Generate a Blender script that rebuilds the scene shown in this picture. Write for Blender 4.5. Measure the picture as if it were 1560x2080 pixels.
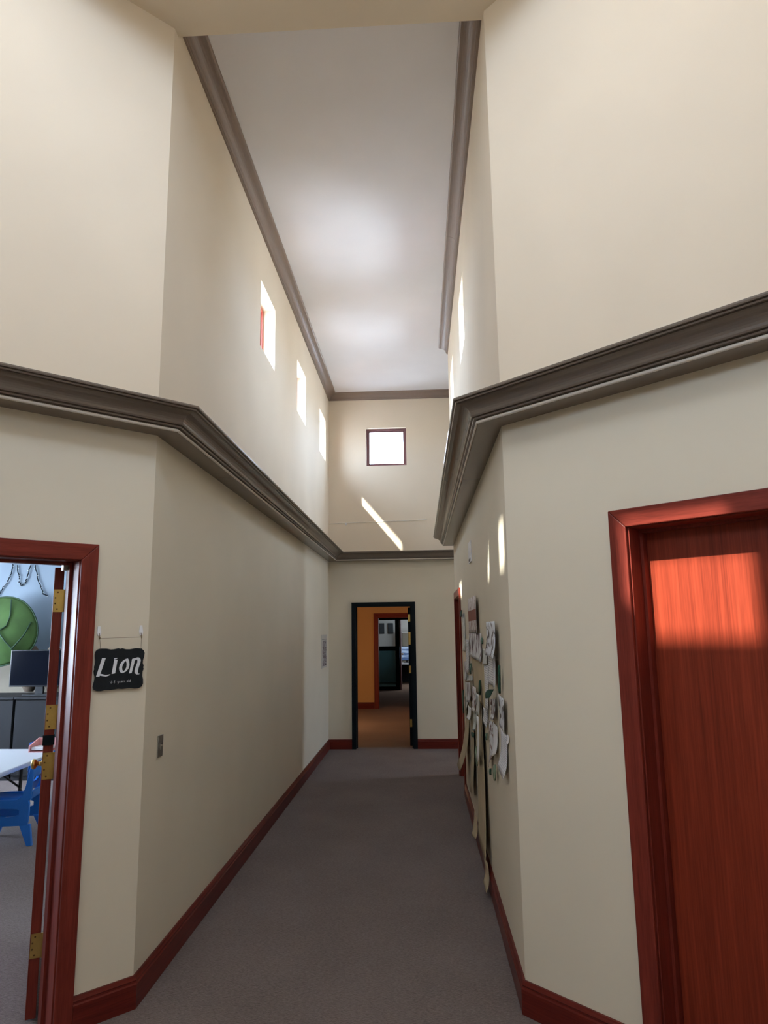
import bpy, bmesh, math, random
from mathutils import Vector, Matrix
random.seed(7)
for o in list(bpy.data.objects):
    bpy.data.objects.remove(o)
SC = bpy.context.scene
COL = SC.collection
PI = math.pi
R2 = math.sqrt(0.5)

# ------------------------------------------------------------------ camera
F_PX, PITCH, YAW, ROLL, CAM_Z = 1397.41, 0.1689, 0.0495, -0.0131, 1.75
cd = bpy.data.cameras.new('camera')
cam = bpy.data.objects.new('camera', cd)
COL.objects.link(cam)
SC.camera = cam
cd.sensor_fit = 'VERTICAL'
cd.sensor_height = 36.0
cd.lens = F_PX / 2080.0 * 36.0
cd.clip_start = 0.05
_f = Vector((-math.sin(YAW) * math.cos(PITCH), math.cos(YAW) * math.cos(PITCH), math.sin(PITCH)))
_r = Vector((math.cos(YAW), math.sin(YAW), 0))
_u = _r.cross(_f)
_c, _s = math.cos(ROLL), math.sin(ROLL)
_rr, _uu = _c * _r + _s * _u, -_s * _r + _c * _u
cam.matrix_world = Matrix(((_rr.x, _uu.x, -_f.x, 0), (_rr.y, _uu.y, -_f.y, 0), (_rr.z, _uu.z, -_f.z, CAM_Z), (0, 0, 0, 1)))

# ------------------------------------------------------------------ light
SC.view_settings.view_transform = 'Standard'
SC.view_settings.look = 'None'
SC.view_settings.gamma = 1.0
SC.view_settings.use_curve_mapping = False
SC.view_settings.exposure = 0.30
SC.cycles.max_bounces = 14
SC.cycles.diffuse_bounces = 8
SC.cycles.transparent_max_bounces = 12
SC.cycles.caustics_reflective = False
SC.cycles.caustics_refractive = False
SC.cycles.sample_clamp_indirect = 6.0

world = bpy.data.worlds.new('world')
SC.world = world
world.use_nodes = True
bg = world.node_tree.nodes['Background']
_wt = world.node_tree
_tc = _wt.nodes.new('ShaderNodeTexCoord')
_sx = _wt.nodes.new('ShaderNodeSeparateXYZ')
_mr = _wt.nodes.new('ShaderNodeMapRange')
_mr.inputs['From Min'].default_value = -0.08
_mr.inputs['From Max'].default_value = 0.08
_mx = _wt.nodes.new('ShaderNodeMixRGB')
_mx.inputs[1].default_value = (0.60, 0.63, 0.66, 1)      # sunlit ground and roofs
_mx.inputs[2].default_value = (0.78, 0.93, 1.17, 1)      # hazy bright sky
_wt.links.new(_tc.outputs['Generated'], _sx.inputs[0])
_wt.links.new(_sx.outputs[2], _mr.inputs[0])
_wt.links.new(_mr.outputs[0], _mx.inputs[0])
_wt.links.new(_mx.outputs[0], bg.inputs[0])
bg.inputs[1].default_value = 26.0

SUN_DIR = Vector((1.35, 1.0, -1.62))
sd = bpy.data.lights.new('sun', 'SUN')
sd.energy = 18.0
sd.angle = math.radians(0.9)
sd.color = (1.0, 0.93, 0.80)
sun = bpy.data.objects.new('sun', sd)
COL.objects.link(sun)
sun.location = (-8, -4, 14)
sun.rotation_euler = SUN_DIR.to_track_quat('-Z', 'Y').to_euler()


def daylight_panel(name, loc, direction, w, h, radiance, color=(0.93, 0.96, 1.0), up='Y'):
    """rectangular area lamp standing in for daylight; portals reuse it"""
    l = bpy.data.lights.new(name, 'AREA')
    l.shape = 'RECTANGLE'
    l.size, l.size_y = w, h
    l.energy = radiance * w * h * PI
    l.color = color
    o = bpy.data.objects.new(name, l)
    COL.objects.link(o)
    o.location = loc
    o.rotation_euler = Vector(direction).to_track_quat('-Z', 'Y').to_euler()
    return o




FROST_FILL = 6.0  # radiance of the fill lamps added at the lantern panes


def portal(loc, direction, w, h):
    o = daylight_panel('sky_portal', loc, direction, w, h, 1.0)
    o.data.cycles.is_portal = True


for y in (6.17, 8.075, 9.93):
    portal((-1.66, y, 4.635), (1, 0, 0), 0.62, 0.62)
for y in (6.17, 8.075):
    portal((0.71, y, 4.635), (-1, 0, 0), 0.62, 0.62)
portal((-0.48, 10.85, 4.625), (0, -1, 0), 0.62, 0.60)
# unseen windows added for light: lantern over the hall, hall sides, side passage
portal((1.29, 1.73, 6.05), (-1, 0, 0), 0.7, 0.7)
portal((0.61, 0.19, 6.05), (-R2, R2, 0), 0.9, 0.7)
portal((-0.5, -0.49, 6.05), (0, 1, 0), 0.5, 0.7)
portal((-3.16, -1.6, 4.45), (1, 0, 0), 1.7, 1.1)
portal((2.21, -1.6, 4.6), (-1, 0, 0), 0.9, 0.95)
portal((-2.44, 2.44, 5.58), (1, 0, 0), 0.27, 0.38)
portal((-2.44, 1.66, 5.58), (1, 0, 0), 0.33, 0.38)
portal((-2.04, 0.62, 5.71), (R2, R2, 0), 0.56, 0.52)
# fill lamps added inside the frosted panes of the unseen lantern
daylight_panel('lantern_fill', (-2.33, 1.80, 6.35), (1, 0, 0), 1.3, 0.55, FROST_FILL)
daylight_panel('lantern_fill', (-1.61, 0.34, 6.35), (R2, R2, 0), 1.7, 0.55, FROST_FILL)
portal((4.21, 9.75, 1.2), (-1, 0, 0), 0.7, 1.0)
portal((4.21, 9.75, 4.2), (-1, 0, 0), 0.7, 0.8)
portal((-8.16, 6.4, 1.75), (1, 0, 0), 4.0, 1.3)
# added coloured lamps standing in for daylight in the rooms beyond
daylight_panel('classroom_fill', (-7.9, 6.4, 1.75), (1, 0, -0.1), 3.9, 1.2, 11.0, (0.72, 0.84, 1.0))
daylight_panel('far_room_fill', (1.9, 14.4, 1.4), (-1, 0, -0.3), 1.6, 1.6, 1.3, (1.0, 0.80, 0.70))  # wall has no opening here; lamp added for side light on the floor
daylight_panel('office_fill', (1.4, 22.0, 1.6), (-1, 0.1, 0), 1.6, 1.2, 7.0, (0.75, 0.87, 1.0))  # no window behind it; added to brighten the office


# ------------------------------------------------------------------ materials
def s2l(c):
    return tuple((x / 12.92 if x <= 0.04045 else ((x + 0.055) / 1.055) ** 2.4) for x in c)


def rgb(r, g, b):
    return s2l((r / 255, g / 255, b / 255)) + (1,)


class NT:
    def __init__(self, name):
        self.m = bpy.data.materials.new(name)
        self.m.use_nodes = True
        self.t = self.m.node_tree
        self.b = self.t.nodes['Principled BSDF']
        self.out = self.t.nodes['Material Output']

    def n(self, kind, **kw):
        nd = self.t.nodes.new(kind)
        for k, v in kw.items():
            if k in nd.inputs:
                nd.inputs[k].default_value = v
            else:
                setattr(nd, k, v)
        return nd

    def l(self, a, b):
        self.t.links.new(a, b)

    def coords(self, scale=(1, 1, 1), rot=(0, 0, 0)):
        tc = self.n('ShaderNodeTexCoord')
        mp = self.n('ShaderNodeMapping')
        mp.inputs['Scale'].default_value = scale
        mp.inputs['Rotation'].default_value = rot
        self.l(tc.outputs['Object'], mp.inputs['Vector'])
        return mp.outputs['Vector']

    def ramp(self, fac, stops):
        r = self.n('ShaderNodeValToRGB')
        e = r.color_ramp.elements
        while len(e) < len(stops):
            e.new(0.5)
        for i, (p, c) in enumerate(stops):
            e[i].position = p
            e[i].color = c
        self.l(fac, r.inputs[0])
        return r.outputs[0]

    def bump(self, h, strength=0.2, dist=0.01):
        b = self.n('ShaderNodeBump')
        b.inputs['Strength'].default_value = strength
        b.inputs['Distance'].default_value = dist
        self.l(h, b.inputs['Height'])
        self.l(b.outputs[0], self.b.inputs['Normal'])


def plain(name, col, rough=0.5, metal=0.0, noise=0.0, spec=0.5, bump=0.0, scale=40):
    k = NT(name)
    k.b.inputs['Roughness'].default_value = rough
    k.b.inputs['Metallic'].default_value = metal
    k.b.inputs['Specular IOR Level'].default_value = spec
    v = k.coords()
    nz = k.n('ShaderNodeTexNoise', Scale=scale, Detail=3.0)
    k.l(v, nz.inputs['Vector'])
    a = max(noise, 0.012)
    lo = tuple(c * (1 - a) for c in col[:3]) + (1,)
    hi = tuple(min(1, c * (1 + a)) for c in col[:3]) + (1,)
    k.l(k.ramp(nz.outputs['Fac'], [(0.3, lo), (0.7, hi)]), k.b.inputs['Base Color'])
    if bump:
        k.bump(nz.outputs['Fac'], bump, 0.004)
    return k.m


def paint(name, col, rough=0.75):
    k = NT(name)
    k.b.inputs['Roughness'].default_value = rough
    k.b.inputs['Specular IOR Level'].default_value = 0.15
    v = k.coords()
    n1 = k.n('ShaderNodeTexNoise', Scale=1.3, Detail=2.0)
    n2 = k.n('ShaderNodeTexNoise', Scale=160.0, Detail=2.0)
    k.l(v, n1.inputs['Vector'])
    k.l(v, n2.inputs['Vector'])
    lo = tuple(c * 0.97 for c in col[:3]) + (1,)
    hi = tuple(min(1, c * 1.03) for c in col[:3]) + (1,)
    k.l(k.ramp(n1.outputs['Fac'], [(0.3, lo), (0.7, hi)]), k.b.inputs['Base Color'])
    k.bump(n2.outputs['Fac'], 0.06, 0.002)
    return k.m


def wood(name, dark, light, scale, rough=0.32):
    k = NT(name)
    k.b.inputs['Roughness'].default_value = rough
    k.b.inputs['Specular IOR Level'].default_value = 0.158
    v = k.coords(scale)
    n1 = k.n('ShaderNodeTexNoise', Scale=1.0, Detail=6.0, Roughness=0.6, Distortion=0.4)
    n2 = k.n('ShaderNodeTexNoise', Scale=7.0, Detail=3.0)
    k.l(v, n1.inputs['Vector'])
    k.l(v, n2.inputs['Vector'])
    mx = k.n('ShaderNodeMath', operation='MULTIPLY_ADD')
    mx.inputs[1].default_value = 0.4
    k.l(n2.outputs['Fac'], mx.inputs[0])
    mm = k.n('ShaderNodeMath', operation='MULTIPLY')
    mm.inputs[1].default_value = 0.6
    k.l(n1.outputs['Fac'], mm.inputs[0])
    k.l(mm.outputs[0], mx.inputs[2])
    k.l(k.ramp(mx.outputs[0], [(0.32, dark), (0.66, light)]), k.b.inputs['Base Color'])
    k.bump(n2.outputs['Fac'], 0.03, 0.002)
    return k.m


def carpet(name, dark, light):
    k = NT(name)
    k.b.inputs['Roughness'].default_value = 0.95
    k.b.inputs['Specular IOR Level'].default_value = 0.1
    v = k.coords((1, 1, 1), (0, 0, 0.12))
    w = k.n('ShaderNodeTexWave', Scale=42.0, Distortion=6.0, Detail=3.0)
    w.inputs['Detail Scale'].default_value = 2.5
    w.bands_direction = 'Y'
    k.l(v, w.inputs['Vector'])
    n = k.n('ShaderNodeTexNoise', Scale=140.0, Detail=3.0)
    v2 = k.coords((0.45, 1.6, 1), (0, 0, 0.12))
    k.l(v2, n.inputs['Vector'])
    n3 = k.n('ShaderNodeTexNoise', Scale=2.0, Detail=3.0)
    k.l(v, n3.inputs['Vector'])
    a = k.n('ShaderNodeMath', operation='MULTIPLY_ADD')
    a.inputs[1].default_value = 0.25
    k.l(w.outputs['Fac'], a.inputs[0])
    b = k.n('ShaderNodeMath', operation='MULTIPLY_ADD')
    b.inputs[1].default_value = 0.6
    k.l(n.outputs['Fac'], b.inputs[0])
    k.l(b.outputs[0], a.inputs[2])
    c = k.n('ShaderNodeMath', operation='MULTIPLY')
    c.inputs[1].default_value = 0.2
    k.l(n3.outputs['Fac'], c.inputs[0])
    k.l(c.outputs[0], b.inputs[2])
    k.l(k.ramp(a.outputs[0], [(0.32, dark), (0.72, light)]), k.b.inputs['Base Color'])
    k.bump(a.outputs[0], 0.6, 0.006)
    return k.m


def glass(name, tint=(0.95, 0.98, 1.0, 1), refl=0.08):
    k = NT(name)
    tr = k.n('ShaderNodeBsdfTransparent')
    tr.inputs[0].default_value = tint
    gl = k.n('ShaderNodeBsdfGlossy')
    gl.inputs['Roughness'].default_value = 0.02
    mx = k.n('ShaderNodeMixShader')
    lw_ = k.n('ShaderNodeLayerWeight')
    lw_.inputs[0].default_value = 0.5
    pw = k.n('ShaderNodeMath', operation='POWER')
    pw.inputs[1].default_value = 4.0
    k.l(lw_.outputs['Facing'], pw.inputs[0])
    sc = k.n('ShaderNodeMath', operation='MULTIPLY_ADD')
    sc.inputs[1].default_value = 0.6
    sc.inputs[2].default_value = refl / 2
    sc.use_clamp = True
    k.l(pw.outputs[0], sc.inputs[0])
    k.l(sc.outputs[0], mx.inputs[0])
    k.l(tr.outputs[0], mx.inputs[1])
    k.l(gl.outputs[0], mx.inputs[2])
    k.l(mx.outputs[0], k.out.inputs['Surface'])
    return k.m


def paper(name, base, mark, kind='text', scale=1.0, thr=0.55):
    """printed or painted sheet: flat print only"""
    k = NT(name)
    k.b.inputs['Roughness'].default_value = 0.8
    k.b.inputs['Specular IOR Level'].default_value = 0.2
    v = k.coords()
    sep = k.n('ShaderNodeSeparateXYZ')
    k.l(v, sep.inputs[0])
    if kind == 'text':
        m = k.n('ShaderNodeMath', operation='MULTIPLY')
        m.inputs[1].default_value = 430.0 * scale
        k.l(sep.outputs[2], m.inputs[0])
        s = k.n('ShaderNodeMath', operation='SINE')
        k.l(m.outputs[0], s.inputs[0])
        n = k.n('ShaderNodeTexNoise', Scale=26.0, Detail=2.0)
        vv = k.coords((1, 1, 0.5))
        k.l(vv, n.inputs['Vector'])
        p = k.n('ShaderNodeMath', operation='MULTIPLY')
        k.l(s.outputs[0], p.inputs[0])
        k.l(n.outputs['Fac'], p.inputs[1])
        fac = p.outputs[0]
        thr = 0.36
    else:
        vv = k.coords((1, 3.0 * scale, 6.0 * scale) if kind == 'splash' else (1, 4.5 * scale, 2.5 * scale))
        n = k.n('ShaderNodeTexNoise', Scale=2.2, Detail=2.0, Distortion=1.8)
        k.l(vv, n.inputs['Vector'])
        fac = n.outputs['Fac']
    k.l(k.ramp(fac, [(thr - 0.03, base), (thr + 0.03, mark)]), k.b.inputs['Base Color'])
    return k.m


M = {}
M['wall_up'] = paint('wall_paint_upper', (0.70, 0.605, 0.475, 1))
M['wall_low'] = paint('wall_paint_lower', (0.66, 0.595, 0.475, 1))
M['ceil'] = paint('ceiling_paint', (0.82, 0.81, 0.83, 1), 0.8)
M['taupe'] = plain('taupe_trim_paint', (0.165, 0.130, 0.104, 1), 0.22, noise=0.0, scale=2)
M['bead'] = plain('pale_bead', (0.60, 0.54, 0.47, 1), 0.3, noise=0.0, scale=2)  # paler colour for the strip along the cornice lip
M['taupe_up'] = plain('taupe_crown_paint', (0.23, 0.168, 0.13, 1), 0.45, noise=0.0, scale=2)
RD, RL = (0.105, 0.016, 0.011, 1), (0.215, 0.036, 0.023, 1)
M['wood_v'] = wood('cherry_wood_upright', RD, RL, (26, 26, 1.3), 0.4)
M['wood_h'] = wood('cherry_wood_level', RD, RL, (1.6, 1.6, 30))
M['wood_y'] = wood('cherry_wood_base', (0.07, 0.010, 0.008, 1), (0.15, 0.022, 0.014, 1), (1.2, 1.2, 30), 0.3)
M['wood_door'] = wood('cherry_wood_veneer', (0.11, 0.015, 0.007, 1), (0.25, 0.038, 0.017, 1), (22, 22, 0.6), 0.36)
M['carpet'] = carpet('carpet_loop', (0.11, 0.088, 0.082, 1), (0.24, 0.20, 0.188, 1))
M['carpet_far'] = carpet('carpet_far', (0.16, 0.10, 0.07, 1), (0.26, 0.17, 0.12, 1))
M['black_metal'] = plain('black_frame_paint', (0.006, 0.009, 0.011, 1), 0.7, spec=0.1)
M['brass'] = plain('brass', (0.62, 0.43, 0.14, 1), 0.28, 1.0, 0.06)
M['screw'] = plain('dull_screw', (0.16, 0.09, 0.03, 1), 0.4, 0.8)
M['steel'] = plain('brushed_steel', (0.42, 0.42, 0.40, 1), 0.35, 1.0, 0.05)
M['glass'] = glass('window_glass')
M['frosted'] = plain('frosted_glass', (0.85, 0.88, 0.9, 1), 0.6)
M['red_frame'] = plain('window_frame_red', (0.34, 0.07, 0.05, 1), 0.4)
M['dark_frame'] = plain('window_frame_maroon', (0.12, 0.045, 0.05, 1), 0.4)
M['blue_wall'] = paint('classroom_blue_paint', (0.245, 0.315, 0.40, 1))
M['tan_wall'] = paint('classroom_tan_paint', (0.22, 0.19, 0.145, 1))
M['orange_wall'] = paint('orange_wall_paint', (0.56, 0.33, 0.14, 1))
M['grey_wall'] = paint('office_wall_paint', (0.50, 0.48, 0.44, 1))
M['dark_cab'] = plain('charcoal_laminate', (0.013, 0.014, 0.016, 1), 0.6, spec=0.2)
M['black_plastic'] = plain('black_plastic', (0.010, 0.011, 0.013, 1), 0.3)
M['screen'] = plain('dark_screen', (0.004, 0.005, 0.009, 1), 0.1, spec=0.2)
M['table_top'] = plain('white_table_plastic', (0.55, 0.58, 0.62, 1), 0.4)
M['table_metal'] = plain('dark_table_metal', (0.03, 0.03, 0.03, 1), 0.4, 0.6)
M['chair'] = plain('blue_chair_plastic', (0.008, 0.135, 0.52, 1), 0.35)
M['leaf_cloth'] = plain('green_leaf_cloth', (0.050, 0.115, 0.026, 1), 0.85, noise=0.18, scale=5)
M['leaf_vein'] = plain('dark_green_piping', (0.018, 0.060, 0.028, 1), 0.7)
M['wire'] = plain('fairy_wire', (0.012, 0.02, 0.028, 1), 0.8, spec=0.1)
M['bulb'] = plain('clear_bulb', (0.75, 0.80, 0.80, 1), 0.15)
M['cushion'] = plain('tan_cushion', (0.16, 0.115, 0.08, 1), 0.9, noise=0.1)
M['pink'] = plain('pink_plastic', (0.62, 0.30, 0.30, 1), 0.4)
M['white_paper'] = plain('white_paper', (0.74, 0.74, 0.75, 1), 0.8)
M['poster_paper'] = plain('aged_poster_paper', (0.50, 0.46, 0.41, 1), 0.85)
M['white_plastic'] = plain('white_plastic', (0.80, 0.80, 0.82, 1), 0.3)
M['chalk'] = plain('chalkboard', (0.010, 0.012, 0.014, 1), 0.75, noise=0.15, spec=0.25)
M['chalk_white'] = plain('chalk_white_paint', (0.66, 0.68, 0.72, 1), 0.8)
M['cord'] = plain('twine', (0.24, 0.19, 0.13, 1), 0.9)
M['thread'] = plain('white_thread', (0.85, 0.83, 0.78, 1), 0.6)
M['kraft'] = plain('kraft_paper', (0.44, 0.36, 0.23, 1), 0.85, noise=0.08, scale=6)
M['leaf_dark'] = plain('dark_green_paper', (0.022, 0.085, 0.052, 1), 0.8)
M['leaf_teal'] = plain('teal_green_paper', (0.14, 0.24, 0.18, 1), 0.8)
M['leaf_light'] = plain('pale_green_paper', (0.30, 0.38, 0.25, 1), 0.8)
W = (0.66, 0.66, 0.67, 1)
M['p_text'] = paper('paper_text', W, (0.36, 0.36, 0.38, 1), 'text')
M['p_text2'] = paper('paper_text_blue', (0.68, 0.68, 0.71, 1), (0.44, 0.46, 0.52, 1), 'text', 1.2)
M['p_brown'] = paper('paper_brown_paint', W, (0.15, 0.07, 0.055, 1), 'splash', 1.0, 0.53)
M['p_purple'] = paper('paper_purple_paint', W, (0.16, 0.10, 0.11, 1), 'streak', 1.0, 0.55)
M['p_dark'] = paper('paper_dark_print', (0.66, 0.68, 0.72, 1), (0.10, 0.08, 0.07, 1), 'splash', 0.8, 0.55)
M['p_pale'] = paper('paper_pale_pencil', (0.62, 0.63, 0.60, 1), (0.34, 0.36, 0.33, 1), 'streak', 1.4, 0.56)
M['p_lace'] = paper('paper_pink_lace', (0.66, 0.62, 0.61, 1), (0.30, 0.19, 0.16, 1), 'streak', 1.6, 0.53)
M['p_band'] = plain('brown_paper_band', (0.25, 0.075, 0.035, 1), 0.8, noise=0.1, scale=9)
M['p_poster'] = paper('paper_poster', (0.40, 0.37, 0.36, 1), (0.12, 0.075, 0.08, 1), 'splash', 1.6, 0.50)
M['lamp_on'] = plain('lamp_shade_glow', (0.9, 0.7, 0.4, 1), 0.5)
k = NT('added_lamp_glow')  # glow of the unseen lamp added in the far room
k.b.inputs['Emission Color'].default_value = (1.0, 0.55, 0.2, 1)
k.b.inputs['Emission Strength'].default_value = 2.5
M['added_lamp_glow'] = k.m
k = NT('monitor_glow')
k.b.inputs['Base Color'].default_value = (0.02, 0.02, 0.03, 1)
v = k.coords((1, 5, 5))
nz = k.n('ShaderNodeTexNoise', Scale=2.0, Detail=2.0)
k.l(v, nz.inputs['Vector'])
k.l(k.ramp(nz.outputs['Fac'], [(0.42, (0.06, 0.12, 0.28, 1)), (0.6, (0.45, 0.62, 0.9, 1))]), k.b.inputs['Emission Color'])
k.b.inputs['Emission Strength'].default_value = 0.5
M['monitor'] = k.m
M['teal_glass'] = glass('dark_teal_glass', (0.30, 0.46, 0.50, 1), 0.05)
M['picture'] = plain('dark_picture', (0.03, 0.035, 0.04, 1), 0.6, noise=0.4, scale=8)


# ------------------------------------------------------------------ mesh building
def V(*a):
    return Vector(a)


class MB:
    """collects faces in world coordinates, then links ONE object"""

    def __init__(self):
        self.v, self.f, self.mi, self.sm = [], [], [], []

    def quad(self, pts, mi=0, smooth=False):
        i = len(self.v)
        self.v += [Vector(p) for p in pts]
        self.f.append(tuple(range(i, i + len(pts))))
        self.mi.append(mi)
        self.sm.append(smooth)

    def grid(self, rows, mi=0, smooth=True, closed=False):
        i0 = len(self.v)
        n = len(rows[0])
        for r in rows:
            self.v += [Vector(p) for p in r]
        for a in range(len(rows) - 1):
            for b in range(n if closed else n - 1):
                c = (b + 1) % n
                self.f.append((i0 + a * n + b, i0 + a * n + c, i0 + (a + 1) * n + c, i0 + (a + 1) * n + b))
                self.mi.append(mi)
                self.sm.append(smooth)

    def hexa(self, p, mi=0):
        """8 corners: 4 bottom loop, 4 top loop"""
        i = len(self.v)
        self.v += [Vector(q) for q in p]
        for f in ((3, 2, 1, 0), (4, 5, 6, 7), (0, 1, 5, 4), (1, 2, 6, 5), (2, 3, 7, 6), (3, 0, 4, 7)):
            self.f.append(tuple(i + k for k in f))
            self.mi.append(mi)
            self.sm.append(False)

    def box(self, x0, x1, y0, y1, z0, z1, mi=0):
        self.hexa([(x0, y0, z0), (x1, y0, z0), (x1, y1, z0), (x0, y1, z0), (x0, y0, z1), (x1, y0, z1), (x1, y1, z1), (x0, y1, z1)], mi)

    def fbox(self, fr, a0, a1, d0, d1, z0, z1, mi=0):
        """box in a wall frame: along a0..a1, outward offset d0..d1"""
        P = lambda a, d, z: fr(a, d, z)
        self.hexa([P(a0, d0, z0), P(a1, d0, z0), P(a1, d1, z0), P(a0, d1, z0), P(a0, d0, z1), P(a1, d0, z1), P(a1, d1, z1), P(a0, d1, z1)], mi)

    def extrude(self, poly, vec, mi=0):
        i = len(self.v)
        n = len(poly)
        vec = Vector(vec)
        self.v += [Vector(p) for p in poly] + [Vector(p) + vec for p in poly]
        self.f.append(tuple(range(i + n - 1, i - 1, -1)))
        self.f.append(tuple(range(i + n, i + 2 * n)))
        self.mi += [mi, mi]
        self.sm += [False, False]
        for k in range(n):
            c = (k + 1) % n
            self.f.append((i + k, i + c, i + n + c, i + n + k))
            self.mi.append(mi)
            self.sm.append(False)

    def tube(self, pts, r, seg=8, mi=0):
        pts = [Vector(p) for p in pts]
        rows = []
        for k, p in enumerate(pts):
            t = (pts[min(k + 1, len(pts) - 1)] - pts[max(k - 1, 0)]).normalized()
            a = t.cross(V(0, 0, 1))
            if a.length < 1e-3:
                a = t.cross(V(1, 0, 0))
            a.normalize()
            b = t.cross(a)
            rr = r[k] if isinstance(r, (list, tuple)) else r
            rows.append([p + rr * (math.cos(2 * PI * j / seg) * a + math.sin(2 * PI * j / seg) * b) for j in range(seg)])
        self.grid(rows, mi, True, True)
        self.quad(rows[0][::-1], mi)
        self.quad(rows[-1], mi)

    def lathe(self, c, axis, prof, seg=16, mi=0):
        """profile [(distance along axis, radius)]"""
        c, ax = Vector(c), Vector(axis).normalized()
        a = ax.cross(V(0, 0, 1))
        if a.length < 1e-3:
            a = ax.cross(V(1, 0, 0))
        a.normalize()
        b = ax.cross(a)
        rows = [[c + ax * h + r * (math.cos(2 * PI * j / seg) * a + math.sin(2 * PI * j / seg) * b) for j in range(seg)] for h, r in prof]
        self.grid(rows, mi, True, True)
        self.quad(rows[0][::-1], mi)
        self.quad(rows[-1], mi)

    def ellipsoid(self, c, rx, ry, rz, seg=14, mi=0):
        rows = []
        for i in range(1, 8):
            th = PI * i / 8
            rows.append([(c[0] + rx * math.sin(th) * math.cos(2 * PI * j / seg), c[1] + ry * math.sin(th) * math.sin(2 * PI * j / seg), c[2] - rz * math.cos(th)) for j in range(seg)])
        self.grid(rows, mi, True, True)
        self.quad(rows[0][::-1], mi, True)
        self.quad(rows[-1], mi, True)

    def sweep(self, path, prof, side, mi=0, smooth=False):
        """run a moulding profile [(out, z)] along a plan path with mitred corners.
        side=+1: outwards is left of travel"""
        path = [Vector((p[0], p[1])) for p in path]
        rows = []
        for k, p in enumerate(path):
            ns = []
            if k > 0:
                d = (p - path[k - 1]).normalized()
                ns.append(Vector((-d.y, d.x)) * side)
            if k < len(path) - 1:
                d = (path[k + 1] - p).normalized()
                ns.append(Vector((-d.y, d.x)) * side)
            if len(ns) == 2:
                m = (ns[0] + ns[1])
                m = m / (m.dot(ns[0]))
            else:
                m = ns[0]
            rows.append([(p.x + m.x * o, p.y + m.y * o, z) for o, z in prof])
        self.grid(rows, mi, smooth, True)
        self.quad(rows[0][::-1], mi)
        self.quad(rows[-1], mi)

    def build(self, name, mats, parent=None, bevel=0.0, merge=True, kind=None):
        if not isinstance(mats, (list, tuple)):
            mats = [mats]
        me = bpy.data.meshes.new(name)
        if parent is None:
            xs = [p.x for p in self.v]
            ys = [p.y for p in self.v]
            org = V((min(xs) + max(xs)) / 2, (min(ys) + max(ys)) / 2, min(p.z for p in self.v))
        else:
            org = V(*parent['_org'])
        rot = parent.get('_rot', 0.0) if parent is not None else 0.0
        vs = [p - org for p in self.v]
        if rot:
            Rm = Matrix.Rotation(-rot, 3, 'Z')
            vs = [Rm @ p for p in vs]
        me.from_pydata(vs, [], self.f)
        for m in mats:
            me.materials.append(m)
        for p, i, s in zip(me.polygons, self.mi, self.sm):
            p.material_index = i
            p.use_smooth = s
        bm = bmesh.new()
        bm.from_mesh(me)
        if merge:
            bmesh.ops.remove_doubles(bm, verts=bm.verts, dist=1e-5)
        bmesh.ops.recalc_face_normals(bm, faces=bm.faces)
        bm.to_mesh(me)
        bm.free()
        o = bpy.data.objects.new(name, me)
        COL.objects.link(o)
        o['_org'] = tuple(org)
        o['_rot'] = rot
        if parent is not None:
            o.parent = parent
        else:
            o.location = org
        if bevel:
            b = o.modifiers.new('bevel', 'BEVEL')
            b.width = bevel
            b.segments = 2
            b.limit_method = 'ANGLE'
            b.angle_limit = math.radians(40)
        if kind:
            o['kind'] = kind
        return o


def tag(o, label, cat, group=None):
    o['label'] = label
    o['category'] = cat
    if group:
        o['group'] = group
    return o


def thing(name, label, cat, loc, group=None, rot=0.0):
    o = bpy.data.objects.new(name, None)
    COL.objects.link(o)
    o.location = loc
    o.rotation_euler = (0, 0, rot)
    o.empty_display_size = 0.1
    o['_org'] = tuple(loc)
    o['_rot'] = rot
    return tag(o, label, cat, group)


def struct_empty(name, loc):
    o = bpy.data.objects.new(name, None)
    COL.objects.link(o)
    o.location = loc
    o['_org'] = tuple(loc)
    o['_rot'] = 0.0
    o['kind'] = 'structure'
    return o


def frame(p0, d, n):
    """wall frame: (along, outward, z) -> world"""
    def f(a, o, z):
        return (p0[0] + d[0] * a + n[0] * o, p0[1] + d[1] * a + n[1] * o, z)
    return f


# plan of the place (metres): corridor runs along +Y from two 45 degree corners
XL, XR, YC, YE, YW = -1.40, 0.4527, 3.535, 10.64, 8.855
FL = frame((XL, YC), (-R2, -R2), (R2, -R2))      # left angled wall, s grows away from the corner
FR = frame((XR, YC), (R2, -R2), (-R2, -R2))      # right angled wall
FCL = frame((XL, 0), (0, 1), (1, 0))             # left corridor wall, along = y
FCR = frame((XR, 0), (0, 1), (-1, 0))            # right corridor wall
FE = frame((0, YE), (1, 0), (0, -1))             # end wall, along = x
ZS = 2.86                                        # paint changes behind the cornice


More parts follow.
